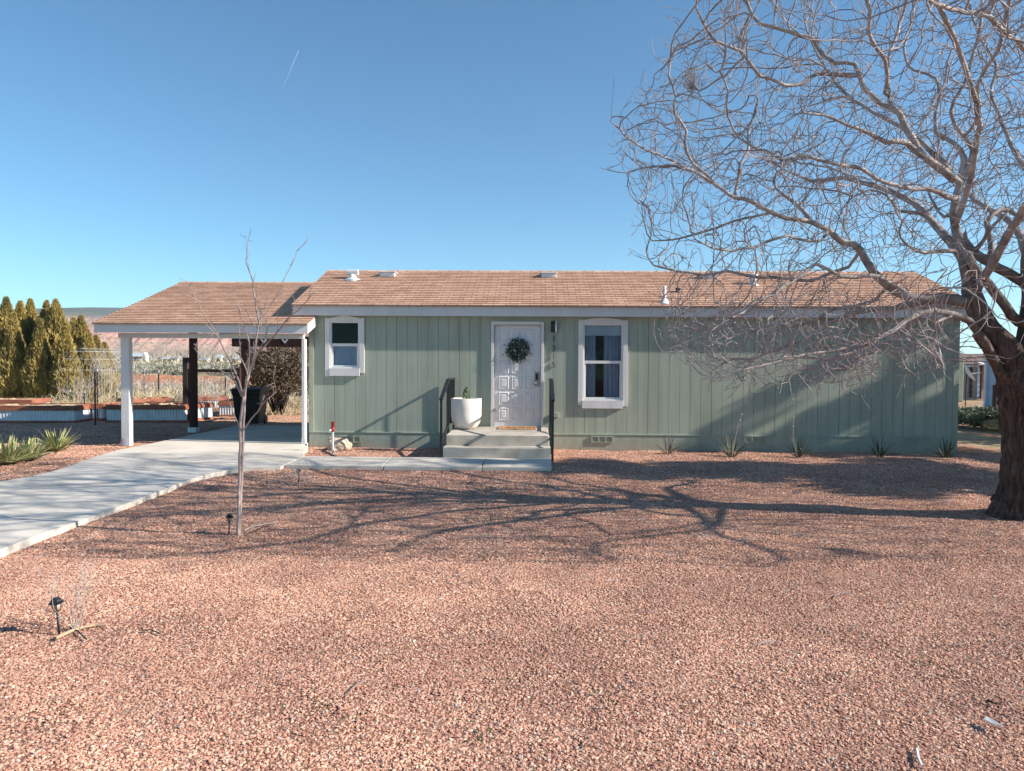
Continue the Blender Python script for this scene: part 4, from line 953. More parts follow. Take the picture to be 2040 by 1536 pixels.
# ================================================================ GARDEN GATE
gD=5.6
t=thing('garden_gate','dark wooden gate frame with wire between posts at the back of the carport','gate',(W(420,800,gD).x,gD,0))
def pz(px,py): return W(px,py,gD)
a=pz(370,712); MB().box(pz(365.5,700).x,pz(374.5,700).x,gD-.06,gD+.06,-.05,a.z).build('post',M['grey_wood'],t)
a0=pz(375.5,742); MB().box(pz(375,700).x,pz(380,700).x,gD-.04,gD+.04,.08,a0.z).build('stile',M['brown_wood'],t)
zr1=pz(420,735.5).z; zr0=pz(420,741.5).z
MB().box(pz(375,700).x,pz(470,700).x,gD-.04,gD+.04,zr0+.001,zr1+.001).build('rail',M['brown_wood'],t)
MB().box(pz(392,700).x,pz(470,700).x,gD-.03,gD+.03,pz(420,845).z+.03,pz(420,839).z).build('rail',M['brown_wood'],t)
MB().box(pz(470.5,700).x,pz(479,700).x,gD-.06,gD+.06,-.05,pz(470,733).z).build('post',M['brown_wood'],t)
b=MB(); x0=pz(381,700).x; x1=pz(470,700).x
for k in range(13): 
    x=x0+(x1-x0)*k/12; b.tube([(x,gD,.15),(x,gD,zr0)],.002,3,False)
for k in range(9):
    z=.2+k*.15
    if z<zr0: b.tube([(x0,gD,z),(x1,gD,z)],.002,3,False)
b.build('wire_mesh',M['galv'],t)
l_=MB(); q=pz(471,737); l_.box(q.x-.07,q.x+.07,gD-.085,gD-.061,q.z-.05,q.z+.05); l_.build('latch',M['dark_metal'],t)
# ================================================================ WHEELED BIN
q=G(499,851,0); by=q.y; xa=W(471,800,by).x; xb=W(526,800,by).x; cx=(xa+xb)/2; hw_=(xb-xa)/2; hz=W(499,776,by).z
t=thing('wheeled_bin','black plastic rolling trash bin under the carport','bin',(cx,by,DZ))
b=MB(); vs=[]; 
for z,sx_,sy in ((DZ+.04,.80,.72),(DZ+.10,.82,.74),(hz-.12,.97,.96),(hz-.11,1.03,1.02),(hz-.03,1.04,1.03)): vs+=[(cx-hw_*sx_,by-.30*sy,z),(cx+hw_*sx_,by-.30*sy,z),(cx+hw_*sx_,by+.34*sy,z),(cx-hw_*sx_,by+.34*sy,z)]
fs=[(0,3,2,1),(16,17,18,19)]
for i in range(4):
    for k in range(4): fs.append((i*4+k,i*4+(k+1)%4,i*4+4+(k+1)%4,i*4+4+k))
b.add(vs,fs).build('body',M['plastic_black'],t,bevel=.015)
b=MB(); b.prism([(by-.35,hz-.028),(by-.33,hz+.012),(by-.1,hz+.05),(by+.2,hz+.05),(by+.38,hz+.02),(by+.38,hz-.028)],'x',cx-hw_*1.09,cx+hw_*1.09); b.build('lid',M['plastic_black'],t,bevel=.012)
for s in (-1,1):
    MB().tube([(cx+s*hw_*.72,by+.30,DZ+.11),(cx+s*(hw_*.72+.05),by+.30,DZ+.11)],.11,18).build('wheel',M['plastic_black'],t)
MB().tube([(cx-hw_*.7,by+.41,hz-.04),(cx+hw_*.7,by+.41,hz-.04)],.016,8).build('handle',M['plastic_black'],t)
# ================================================================ HYDRANT + ROCK
g=G(663,905,0); s=FPX/PX(g)[2]; zt=(905-839)/s
t=thing('yard_hydrant','grey pipe yard hydrant with faded red head in front of the small window','hydrant',g)
MB().tube([(g.x,g.y,-.05),(g.x,g.y,zt*.70)],.019,12).build('pipe',M['galv'],t)
hd=MB().lathe([(.02,0),(.036,.01),(.038,.05),(.030,.075),(.022,.09)],(g.x,g.y,zt*.68),16).build('head',M['red_metal'],t,True)
MB().tube([(g.x,g.y,zt*.74),(g.x-.04,g.y-.05,zt*.735),(g.x-.045,g.y-.06,zt*.66)],.014,10).build('spout',M['galv'],hd,True)
hh=MB(); hh.box(g.x-.026,g.x-.012,g.y-.02,g.y+.02,zt*.80,zt); hh.box(g.x+.012,g.x+.026,g.y-.02,g.y+.02,zt*.80,zt); hh.box(g.x-.0119,g.x+.0119,g.y-.012,g.y+.02,zt*.82,zt*.985); hh.build('lever',M['red_metal'],t,bevel=.003)
g=G(675,893,0); g.y=-.62; g.x=W(675,893,-.62).x; t=thing('rock','rounded tan sandstone rock against the green skirting','rock',g)
import bmesh
bm=bmesh.new(); bmesh.ops.create_icosphere(bm,subdivisions=5,radius=1)
for v in bm.verts:
    c=v.co; n_=noise.noise(c*1.1+Vector((3,1,0)))*.30+noise.noise(c*2.6)*.13+noise.noise(c*7)*.035
    for pn_,d_ in ((Vector((-.9,-.3,.35)).normalized(),.74),(Vector((.45,-.3,.85)).normalized(),.78),(Vector((.2,-.95,.1)).normalized(),.80),(Vector((-.1,.2,1)),.82)):
        dd=c.dot(pn_)
        if dd>d_: c-=pn_*(dd-d_)*.85
    v.co=c*(1+n_)
    x_=v.co.x; v.co.x*=.235; v.co.y*=.17; v.co.z*=.165*(1-.25*x_)
    v.co+=Vector((g.x,g.y,.075))
me=bpy.data.meshes.new('rock_body'); bm.to_mesh(me); bm.free(); me.materials.append(M['stone']); link('rock_body',me,t)
# ================================================================ PATH LIGHTS
def path_light(px,pyt,pyb,lab,tilt=0,base=None):
    g=base or G(px,pyb,0); D=PX(g)[2]; H=(pyb-pyt)*D/FPX; t=thing('path_light',lab,'garden light',g,'small dark solar path lights'); g=Vector(g)
    k=H/.36
    MB().tube([(g.x,g.y,-.03),(g.x,g.y,H*.62)],.0115*k,10).build('stake',M['dark_metal'],t,True)
    b=MB(); b.lathe([(.012*k,H*.60),(.026*k,H*.625),(.030*k,H*.64)],g,12); z0,z1=H*.64,H*.83
    for i in range(4):
        a=i*math.pi/2+.6; b.bar((g.x+.028*k*math.cos(a),g.y+.028*k*math.sin(a),z0),(g.x+.045*k*math.cos(a),g.y+.045*k*math.sin(a),z1),.006*k)
    b.build('frame',M['dark_metal'],t)
    MB().lathe([(.024*k,z0+.001),(.040*k,z1-.002)],g,16).build('lens',M['amber'],t,True)
    MB().lathe([(.070*k,z1),(.072*k,z1+.008*k),(.052*k,H*.90),(.048*k,H*.93),(.030*k,H),(.002,H)],g,8).build('cap',M['dark_metal'],t)
    t.rotation_euler=(R(tilt*.4),R(tilt),0)
path_light(118,1190,1262,'solar path light nearest the camera, low left in the gravel',-7)
path_light(456,1023,1064,'solar path light beside the young tree trunk',3)
path_light(595,934,962,'solar path light below the walkway beside the wiry shrub')
for px,py,top,lab in ((1336,906,888,'small path light in front of the sparse sunlit yucca'),(1452,909,891,'small path light in front of the yucca with the tall stalk'),(1594,910,893,'small dark path light in the middle yucca of the wall bed'),(1758,912,893,'small dark path light right of the fourth wall yucca'),(1894,911,892,'small dark path light nearest the right house corner')): path_light(px,top,py,lab)
# ================================================================ LITTER, STICKS
def stick(pts,r,lab,mat,name='stick',cat='stick',z=.012):
    P=[]
    for a,b_ in pts:
        q=G(a,b_,z); q.z=gh(q.x,q.y)+z+.006; P.append(q)
    t=MB(); t.tube(P,[r*(1-.5*i/len(P)) for i in range(len(P))],6); o=t.build(name,mat); tag(o,lab,cat)
stick([(110,1272),(140,1258),(165,1250),(190,1246),(212,1245)],.011,'peeled tan stick lying across the base of the wiry shrub',pmat('peeled_wood',(.50,.37,.25),(.36,.25,.16),20,.9))
stick([(140,1250),(155,1258),(172,1274)],.006,'dark drip hose end crossing the peeled stick',M['dark_metal'],'drip_hose','hose')
stick([(283,1257),(300,1255),(320,1262)],.005,'short dark twig right of the nearest path light',M['grey_wood'],'twig','twig')
stick([(486,1058),(505,1050),(530,1046),(552,1044)],.006,'pale dry twig beside the young tree base',pale,'twig','twig')
stick([(493,1066),(515,1056),(528,1050)],.006,'second dry twig under the pale one by the young tree',M['grey_wood'],'twig','twig')
stick([(1826,1497),(1829,1515),(1836,1532)],.0075,'curved white plastic strip on the gravel at the bottom right',M['vinyl'],'plastic_strip','litter')
q=[G(a,b_,.03) for a,b_ in ((1960,1432),(1966,1429),(1984,1437),(1999,1449),(1980,1442))]
o=MB().add([(v.x,v.y,.03+.006*(i%2)) for i,v in enumerate(q)]+[(v.x,v.y,.026+.006*(i%2)) for i,v in enumerate(q)],[(0,1,2,3,4),(9,8,7,6,5)]+[(i,5+i,5+(i+1)%5,(i+1)%5) for i in range(5)]).build('plastic_scrap',M['vinyl']); tag(o,'torn white plastic scrap lying on the gravel at the lower right','litter')
stick([(1965,1400),(1975,1403),(1985,1408)],.006,'small dark curled piece above the white plastic scrap',M['dark_metal'],'bark_piece','bark')
# ================================================================ NEIGHBOUR BUILDINGS (right)
nb1=pmat('beige_grey_wall',(.34,.28,.25),None,2,.8); nb2=pmat('pale_blue_wall',(.30,.42,.56),None,2,.7); nb3=pmat('blue_white_trim',(.52,.62,.74),None,2,.6); nbr=pmat('brown_neighbour_roof',(.22,.15,.13),None,2,.9)
def at(px,py,D): 
    d=ray(px,py); return CAM+d*(D/-((ROT.to_3x3().transposed()@d).z))
Dn=40
a=at(1893,812,Dn); b=at(1947,812,Dn); y=a.y
t=thing('mobile_home','beige neighbouring mobile home seen between house corner and tree trunk','house',(b.x,y,0))
zt=at(1935,725,Dn).z
MB().box(a.x-6,b.x,y,y+14,-.1,zt).build('wall',nb1,t)
zr=at(1935,712,Dn).z
MB().prism([(y-.3,zt+.0),(y+4,zr+.25),(y+14.3,zt+.1)],'x',a.x-6.2,b.x+3.4).build('roof',nbr,t)
x1=at(1962,800,Dn).x
MB().box(b.x+.005,b.x+.85,y+1.6,y+14,-.1,zt-.05).build('porch_wall',M['brown_wood'],t)
MB().box(b.x+.86,x1+1.2,y+1.2,y+14,-.1,zt-.05).build('wall',pmat('warm_tan_wall',(.46,.30,.22),None,2,.8),t)
aw=MB(); 
for k in range(9):
    x=a.x+1.2+k*.42; aw.add([(x,y-.05,zt+.12),(x+.24,y-.05,zt+.12),(x+.9,y-1.6,zt-.38),(x+.66,y-1.6,zt-.38)],[(0,1,2,3)]); aw.add([(x,y-.05,zt+.09),(x+.24,y-.05,zt+.09),(x+.9,y-1.6,zt-.41),(x+.66,y-1.6,zt-.41)],[(3,2,1,0)])
aw.build('awning',M['vinyl'],t)
MB().box(at(1917,800,Dn).x,at(1947,800,Dn).x,y-.05,y-.001,zt-.16,zt-.05).build('trim',nb3,t)
for pxx in (1932,1946): MB().box(at(pxx,800,Dn).x-.06,at(pxx,800,Dn).x+.06,y-.06,y-.002,0,zt-.17).build('corner_trim',M['grey_wood'] if pxx<1940 else nb3,t)
for pxx in (1924,1939): MB().box(at(pxx,706,Dn).x-.4,at(pxx,706,Dn).x+.4,y+3.5,y+4.3,zr,zr+.45).build('roof_unit',M['vinyl'],t)
Ds=31
Ds=29; a=at(1987,813,Ds); b=at(2030,813,Ds); y=a.y; zt=at(1962,716,Ds).z
t=thing('blue_shed','pale blue shed with slanting roof left of the tree trunk','shed',(b.x,y,0))
z2=zt-.35
MB().prism([(a.x,0),(b.x,0),(b.x,z2),(a.x,zt)],'y',y,y+.72).build('wall',nb2,t)
MB().box(a.x-.09,a.x-.001,y+.64,y+.76,0,zt+.02).build('corner_trim',nb3,t); MB().box(b.x+.001,b.x+.08,y-.03,y+.1,0,z2).build('corner_trim',nb3,t)
r=MB(); r.bar((a.x-.15,y+.36,zt+.05),(b.x+.15,y+.36,z2+.03),.95,.05); r.build('roof',nb3,t)
a2=at(1965,798,Ds); MB().box(a.x+.02,b.x-.02,y-.025,y-.001,.02,at(1970,796,Ds).z).build('base_panel',nb3,t)
p=at(1982,813,28); t=thing('wooden_stump_post','short dark wooden post in front of the blue shed','post',(p.x,p.y,0)); MB().tube([(p.x,p.y,-.05),(p.x,p.y,at(1982,770,28).z)],.09,10).build('shaft',M['grey_wood'],t); MB().lathe([(.10,0),(.11,.03),(.05,.06)],(p.x,p.y,at(1982,770,28).z),10).build('cap',M['grey_wood'],t)
D2=29.5; a=at(1986,813,D2); b=at(2012,813,D2); t=thing('lattice_panel','blue white diagonal lattice panel behind the tree trunk','lattice',(a.x,a.y,0)); lb=MB(); zt=at(1990,752,D2).z; w_=b.x-a.x+.6
for k in range(-9,16):
    x=a.x+k*.11; x_0=x; z_0=0; x_1=x+zt*.8; z_1=zt
    if x_0<a.x: z_0=(a.x-x_0)/.8; x_0=a.x
    if x_1>a.x+w_: z_1-=(x_1-a.x-w_)/.8; x_1=a.x+w_
    if z_0<z_1: lb.bar((x_0,a.y,z_0),(x_1,a.y,z_1),.012,.045)
lb.build('slats',nb3,t); MB().box(a.x-.05,a.x-.001,a.y-.03,a.y+.03,0,zt+.02).build('frame',nb3,t)
p=at(1927,745,24); t=thing('satellite_dish','small grey satellite dish just right of the house corner','satellite dish',(p.x+.1,p.y,0)); 
b=MB(); vs=[];n=20
Mx=Matrix.Translation(p)@Matrix.Rotation(R(58),4,'Y')@Matrix.Rotation(R(20),4,'X')
for i in range(5):
    for k in range(n):
        r_=.30*i/4+.002; vs.append(Mx@Vector((r_*math.cos(k/n*6.283),r_*1.05*math.sin(k/n*6.283),.9*r_*r_)))
fs=[(i*n+k,i*n+(k+1)%n,(i+1)*n+(k+1)%n,(i+1)*n+k) for i in range(4) for k in range(n)]+[tuple(range(n-1,-1,-1))]
b.add(vs,fs).build('dish',nb3,t,True); MB().tube([(p.x,p.y+.02,p.z),(p.x+.02,p.y+.1,p.z-.25),(p.x+.02,p.y+.1,0)],.016,8).build('mast',M['grey_wood'],t); MB().tube([p,p+Vector((.28,-.25,.05))],.012,6).build('feed_arm',M['galv'],t)
# contrail high in the sky
def sky_pt(px,py,D): return CAM+ray(px,py)*D
P=[sky_pt(595+(560-595)*u,100+(185-100)*u,7000) for u in [i/14 for i in range(15)]]
m=bpy.data.materials.new('contrail_vapour'); m.use_nodes=True; t_=m.node_tree; bs_=t_.nodes['Principled BSDF']; bs_.inputs['Base Color'].default_value=(.95,.97,1,1); bs_.inputs['Roughness'].default_value=1
nz_=noise_t(t_,coords(t_),.006,3); mr_=node(t_,'ShaderNodeMapRange'); mr_.inputs[1].default_value=.3; mr_.inputs[2].default_value=.8; mr_.inputs[3].default_value=.05; mr_.inputs[4].default_value=.10; t_.links.new(nz_,mr_.inputs[0]); t_.links.new(mr_.outputs[0],bs_.inputs['Alpha'])
ct=MB().tube(P,[6,6.5,6,5.5,5,5,4.6,4,4,3.6,3,2.6,2,1.4,.5],8).build('contrail',m,smooth=True); tag(ct,'thin fading white contrail in the blue sky','contrail')
# ================================================================ BIG BARE TREE
tree_base=G(2052,1030,0); TY=tree_base.y
print('TREE',tree_base)
def forkdist(t):
    tc=t.nodes.new('ShaderNodeTexCoord'); vd=node(t,'ShaderNodeVectorMath',operation='DISTANCE'); t.links.new(tc.outputs['Object'],vd.inputs[0]); vd.inputs[1].default_value=(tree_base.x-.02,TY,1.75)
    nn=noise_t(t,coords(t),4,4,.6); ad=node(t,'ShaderNodeMath',operation='MULTIPLY_ADD'); t.links.new(nn,ad.inputs[0]); ad.inputs[1].default_value=-.7; t.links.new(vd.outputs['Value'],ad.inputs[2])
    mr=node(t,'ShaderNodeMapRange'); mr.inputs[1].default_value=.15; mr.inputs[2].default_value=1.5; t.links.new(ad.outputs[0],mr.inputs[0]); return mr.outputs[0]
def bark_mats():
    m,t,b=nt('smooth_grey_bark'); v=coords(t); b.inputs['Roughness'].default_value=.8; b.inputs['Specular IOR Level'].default_value=.25
    c0=ramp(t,noise_t(t,coords(t,(1,1,.18)),26,6,.65),[(.3,(.03,.02,.017)),(.5,(.085,.058,.047)),(.7,(.16,.12,.10))]); c=ramp(t,noise_t(t,v,5,5,.6),[(.3,(.17,.14,.13)),(.48,(.33,.29,.275)),(.7,(.50,.455,.435))])
    c=mixc(t,forkdist(t),c0,c); t.links.new(c,b.inputs['Base Color']); bump(t,b,noise_t(t,coords(t,(1,1,.5)),45,5,.6),.5,.005); a=m
    m,t,b=nt('furrowed_dark_bark'); b.inputs['Roughness'].default_value=.95; b.inputs['Specular IOR Level'].default_value=.15
    c=ramp(t,noise_t(t,coords(t,(1,1,.18)),26,6,.65),[(.3,(.030,.021,.017)),(.5,(.082,.058,.048)),(.7,(.16,.12,.10))])
    tc=t.nodes.new('ShaderNodeTexCoord'); sp=t.nodes.new('ShaderNodeSeparateXYZ'); t.links.new(tc.outputs['Object'],sp.inputs[0])
    mr=node(t,'ShaderNodeMapRange'); mr.inputs[1].default_value=1.7; mr.inputs[2].default_value=2.0; t.links.new(sp.outputs['Z'],mr.inputs[0]); mm=node(t,'ShaderNodeMath',operation='MULTIPLY'); t.links.new(mr.outputs[0],mm.inputs[0]); t.links.new(forkdist(t),mm.inputs[1])
    c2=ramp(t,noise_t(t,coords(t),5,5,.6),[(.3,(.22,.165,.155)),(.5,(.34,.27,.255)),(.7,(.44,.36,.34))]); c=mixc(t,mm.outputs[0],c,c2)
    t.links.new(c,b.inputs['Base Color']); bump(t,b,noise_t(t,coords(t,(1,1,.16)),42,6,.7),1.0,.016); return a,m
M['bark'],M['bark_dark']=bark_mats()
class Skel:
    def __init__(s): s.p=[];s.par=[];s.rmin=[];s.w=[]; s.noextend=set()
    def add(s,p,par,r,w): s.p.append(Vector(p)); s.par.append(par); s.rmin.append(r); s.w.append(w); return len(s.p)-1
    def nearest(s,q,lo=0): 
        best=min(range(lo,len(s.p)),key=lambda i:(s.p[i]-q).length_squared); return best
def catmull(P,step):
    out=[];n=len(P)
    for i in range(n-1):
        p0=P[max(0,i-1)];p1=P[i];p2=P[i+1];p3=P[min(n-1,i+2)]; m=max(1,int(round((p2-p1).length/step)))
        for k in range(m):
            t=k/m; out.append(.5*((2*p1)+(p2-p0)*t+(2*p0-5*p1+4*p2-p3)*t*t+(3*p1-p0-3*p2+p3)*t**3))
    out.append(P[-1]); return out
SK=Skel(); STEP=.12; NT_=24
def limb(px,y0,y1,r0,r1,attach=True,w=0):
    """trace of a limb: pixel path with depth going y0 -> y1 (metres relative to the trunk plane)"""
    n=len(px); P=[W(a,b,TY+y0+(y1-y0)*(i/(n-1))**1.0) for i,(a,b) in enumerate(px)]
    if attach:
        k=SK.nearest(P[0]); 
        if (SK.p[k]-P[0]).length<.9: P[0]=SK.p[k].copy()
    else: k=-1
    C=catmull(P,STEP); par=k
    for i,c in enumerate(C):
        if i==0 and attach: continue
        u=i/max(1,len(C)-1); par=SK.add(c,par,r1+(r0-r1)*(1-u)**1.7 if len(SK.p)>NT_ else r0+(r1-r0)*u,w)
    return par
# trunk and forks
limb([(2050,1040),(2048,960),(2046,880),(2044,800),(2036,745)],0,0,.27,.25,False)
NT=len(SK.p)
limb([(2036,745),(2012,705),(1990,678),(1968,655),(1952,628),(1938,592),(1930,560),(1920,520),(1910,480),(1904,455),(1901,425),(1904,395),(1913,365)],0,.15,.15,.042)
limb([(2036,745),(2050,700),(2060,650),(2062,590),(2058,520),(2064,450),(2075,380),(2082,300),(2090,210),(2085,110),(2095,10),(2100,-80)],0,.1,.17,.03)
R1=SK.p[-1]
limb([(2036,745),(2075,690),(2120,620),(2170,560),(2230,490),(2290,420),(2340,330),(2370,230)],0,.8,.12,.02)
limb([(2060,640),(2030,643),(2004,612),(1979,578),(1958,552),(1937,526),(1925,500)],-.02,-.12,.060,.045)
limb([(2062,570),(2040,560),(2006,543),(1969,521),(1937,501),(1918,478)],.1,.25,.060,.05)
limb([(1972,522),(1974,500),(1972,470),(1967,444),(1979,427),(2006,419),(2040,436),(2080,440)],.2,.6,.035,.025)
limb([(1937,501),(1950,492),(1960,478),(1975,455),(1990,440)],.2,-.3,.032,.015)
# upper continuation
limb([(1913,365),(1916,345),(1921,320),(1915,300),(1900,285),(1880,275),(1862,262)],.15,.3,.045,.022)
limb([(1913,365),(1930,330),(1938,300),(1920,270),(1902,250),(1893,225),(1903,200),(1922,165),(1935,120),(1950,60),(1958,-20)],.15,.1,.032,.010)
limb([(1913,365),(1878,340),(1840,313),(1806,284),(1787,281),(1768,282),(1734,268),(1705,255),(1670,240),(1640,228),(1600,225)],.15,-.7,.050,.012)
limb([(1835,311),(1818,280),(1804,255),(1792,228),(1775,215),(1755,207),(1738,190),(1722,176),(1713,150),(1703,128),(1680,124),(1662,125),(1645,112),(1633,98),(1616,77),(1595,70),(1575,63),(1545,56),(1517,48),(1500,30),(1488,8),(1470,-15)],-.1,.5,.042,.009)
limb([(1712,155),(1671,149),(1628,147),(1594,166),(1561,171),(1536,157),(1512,152),(1500,135),(1490,118),(1479,101),(1450,92),(1421,77),(1402,48),(1387,14)],.3,-.5,.030,.007)
limb([(1862,262),(1864,226),(1872,190),(1866,155),(1845,147),(1821,140),(1805,120),(1800,95),(1812,60),(1820,20),(1815,-30)],.3,1.2,.022,.008)
limb([(1762,225),(1770,180),(1768,140),(1775,100),(1790,60),(1800,20),(1812,-30)],.2,1.1,.02,.008)
limb([(1750,208),(1764,186),(1768,160),(1764,120),(1745,95),(1730,60),(1735,20),(1720,-20)],.3,-.6,.016,.007)
limb([(1920,270),(1945,245),(1950,215),(1948,170),(1965,135),(1990,100),(2000,50),(2010,0)],.1,-1.2,.02,.008)
limb([(1862,262),(1880,280)],.3,.3,.02,.02)
limb([(2075,380),(2040,330),(2015,290),(1990,230),(1975,180),(1985,130),(1960,90),(1940,40),(1930,0)],0,1.6,.03,.009)
# near high branch (crosses the top right corner)
limb([(2058,520),(2120,330),(2110,200),(2040,95),(2010,72),(1994,60),(1970,30),(1935,24),(1893,18),(1860,5),(1830,-20)],-.2,-2.4,.035,.012)
# left big arching limb
limb([(1940,600),(1922,600),(1895,596),(1874,595),(1845,597),(1816,595),(1790,582),(1768,569),(1752,554),(1739,540),(1726,518),(1715,498),(1699,488),(1681,484),(1665,472),(1652,458),(1634,448),(1614,443),(1590,440),(1565,436),(1540,424),(1517,414),(1498,402),(1479,393),(1463,391),(1450,385),(1436,375),(1421,364),(1400,352),(1382,342),(1362,336),(1344,332),(1318,332),(1291,332),(1270,338),(1252,345),(1230,343),(1209,340)],0,-.35,.066,.005)
limb([(1614,443),(1599,419),(1580,403),(1561,390),(1547,378),(1541,362),(1548,345),(1561,332),(1577,318),(1594,308),(1612,298),(1632,288)],-.1,.5,.028,.008)
limb([(1430,368),(1405,345),(1382,328),(1370,305),(1363,284),(1368,262),(1356,242),(1344,226),(1342,208),(1346,193),(1340,170),(1334,149),(1338,116),(1339,87)],-.2,-.8,.016,.003)
limb([(1469,392),(1472,355),(1474,328),(1484,312),(1493,299),(1492,278),(1493,260),(1502,230),(1510,200)],-.2,.4,.014,.004)
limb([(1382,342),(1345,324),(1310,308),(1285,298),(1262,284),(1245,270),(1233,255),(1218,241)],-.3,-.9,.010,.003)
limb([(1540,424),(1500,432),(1460,440),(1430,452),(1400,462),(1370,470),(1340,478),(1300,480)],-.2,.5,.014,.003)
limb([(1652,458),(1640,475),(1610,480),(1570,470),(1540,478),(1500,492),(1460,500),(1420,495)],-.1,-1.0,.016,.004)
# mid limbs
limb([(1902,400),(1886,390),(1869,381),(1850,377),(1826,376),(1808,376),(1792,371),(1768,365),(1749,357),(1732,347),(1720,337),(1702,332),(1686,328),(1660,322),(1633,318),(1594,311),(1560,318),(1525,300)],.1,-1.5,.034,.006)
limb([(1905,490),(1888,478),(1874,463),(1862,447),(1850,434),(1830,424),(1805,422),(1787,419),(1776,405),(1768,390),(1752,383),(1734,380),(1700,390),(1670,380)],.1,1.3,.040,.008)
limb([(1905,492),(1872,500),(1840,503),(1822,497),(1806,487),(1795,473),(1792,458),(1797,440),(1785,425),(1780,400),(1790,380)],.05,-.8,.030,.008)
limb([(1901,425),(1880,432),(1868,420),(1860,400),(1850,380),(1858,355),(1850,330)],.1,.8,.022,.008)
# lower left drooping limbs
limb([(2024,790),(1999,750),(1979,711),(1962,686),(1947,659),(1932,641),(1912,632),(1885,622),(1860,618),(1840,622),(1821,631),(1795,648),(1768,665),(1740,678),(1710,689),(1675,695),(1638,699),(1600,708),(1565,718),(1520,728),(1480,737),(1440,748),(1400,755)],0,-1.3,.058,.006)
limb([(1840,600),(1800,610),(1782,617),(1757,614),(1733,617),(1708,621),(1685,627),(1660,638),(1636,653),(1604,675),(1580,686),(1555,695),(1530,703),(1503,714),(1460,716),(1430,730)],-.05,.9,.042,.006)
limb([(1830,597),(1811,588),(1788,572),(1765,559),(1750,552),(1733,549),(1700,552),(1672,551),(1650,538),(1626,526),(1612,535),(1594,549),(1578,560),(1562,569),(1552,577),(1545,585),(1526,592),(1507,598),(1494,610),(1481,624),(1470,630),(1458,633),(1439,643),(1426,652),(1413,662),(1390,674),(1367,682),(1342,692),(1319,698),(1308,685),(1301,666),(1302,648),(1304,633)],0,-1.9,.030,.003)
limb([(1740,678),(1700,700),(1660,712),(1620,715),(1580,712),(1540,716),(1500,728),(1460,745),(1430,762)],-.6,-1.9,.024,.004)
limb([(1800,645),(1790,670),(1760,690),(1735,700),(1700,720),(1660,735),(1620,742),(1580,758)],-.3,.7,.022,.004)
limb([(1885,622),(1868,640),(1860,660),(1870,690),(1872,715),(1880,735)],-.3,-1.6,.014,.003)
limb([(1768,569),(1740,600),(1700,610),(1660,615),(1620,640),(1580,650),(1540,648),(1500,660),(1450,670)],.1,1.6,.020,.004)
limb([(1715,498),(1690,530),(1650,545),(1610,560),(1560,555),(1500,552),(1450,540),(1400,548),(1350,540),(1300,528)],0,.9,.018,.003)
# limbs toward the camera and away, and to the right (fill the crown in depth)
def limb3(start_px,y0,pts,r0,r1):
    s=SK.p[SK.nearest(W(start_px[0],start_px[1],TY+y0))]; P=[s.copy()]+[tree_base+Vector(p) for p in pts]; k=SK.nearest(s); par=k; C=catmull(P,STEP)
    for i,c in enumerate(C):
        if i: par=SK.add(c,par,r0+(r1-r0)*i/len(C),0)
limb3((1938,592),0,[(-.7,-.8,3.1),(-.9,-1.7,3.5),(-1.2,-2.5,3.6),(-1.5,-3.2,4.0)],.05,.01)
limb3((1920,520),0,[(-.9,.9,3.6),(-1.3,1.8,4.1),(-1.5,2.7,4.3),(-1.9,3.5,4.8)],.05,.01)
limb3((2060,640),0,[(.2,-1.0,3.0),(.1,-2.0,3.6),(.3,-2.9,3.9)],.06,.01)
limb3((2060,590),0,[(.4,1.0,3.3),(.4,2.0,3.9),(.6,3.0,4.6)],.06,.01)
limb3((2064,450),0,[(.6,-.5,4.4),(1.0,-1.2,5.2),(1.1,-1.9,6.0)],.05,.01)
limb3((2082,300),0,[(.6,.5,5.4),(.9,1.3,6.2),(1.1,1.7,6.9)],.04,.01)
limb3((1913,365),.1,[(-1.0,.8,4.4),(-1.4,1.6,5.1),(-1.5,2.4,5.9)],.035,.01)
limb3((1904,455),.1,[(-1.1,-.8,3.9),(-1.7,-1.6,4.3),(-2.4,-2.2,4.9)],.035,.01)
limb3((2170,560),.3,[(1.9,.2,3.4),(2.8,-.3,3.8),(3.6,-.5,4.6)],.06,.01)
limb3((2170,560),.3,[(1.2,-.9,2.7),(1.7,-1.8,3.0),(1.9,-2.6,2.9),(2.5,-3.1,3.4)],.038,.010)
limb3((2075,690),.1,[(.7,-.7,2.3),(1.1,-1.5,2.7),(.9,-2.3,3.2),(1.3,-3.0,3.4)],.034,.010)
limb3((2230,490),.5,[(2.2,-.7,3.6),(3.0,-1.3,3.7),(3.3,-2.1,4.3)],.05,.012)
limb3((2120,620),.3,[(1.5,.9,2.9),(2.3,1.4,3.1),(3.2,1.5,3.6)],.05,.012)
limb3((2290,420),.6,[(2.3,-.2,4.9),(2.8,-1.0,5.4),(2.6,-1.7,6.0)],.04,.01)
limb3((2230,490),.5,[(1.8,1.6,3.9),(2.6,2.6,4.4)],.04,.01)
NTR=len(SK.p)
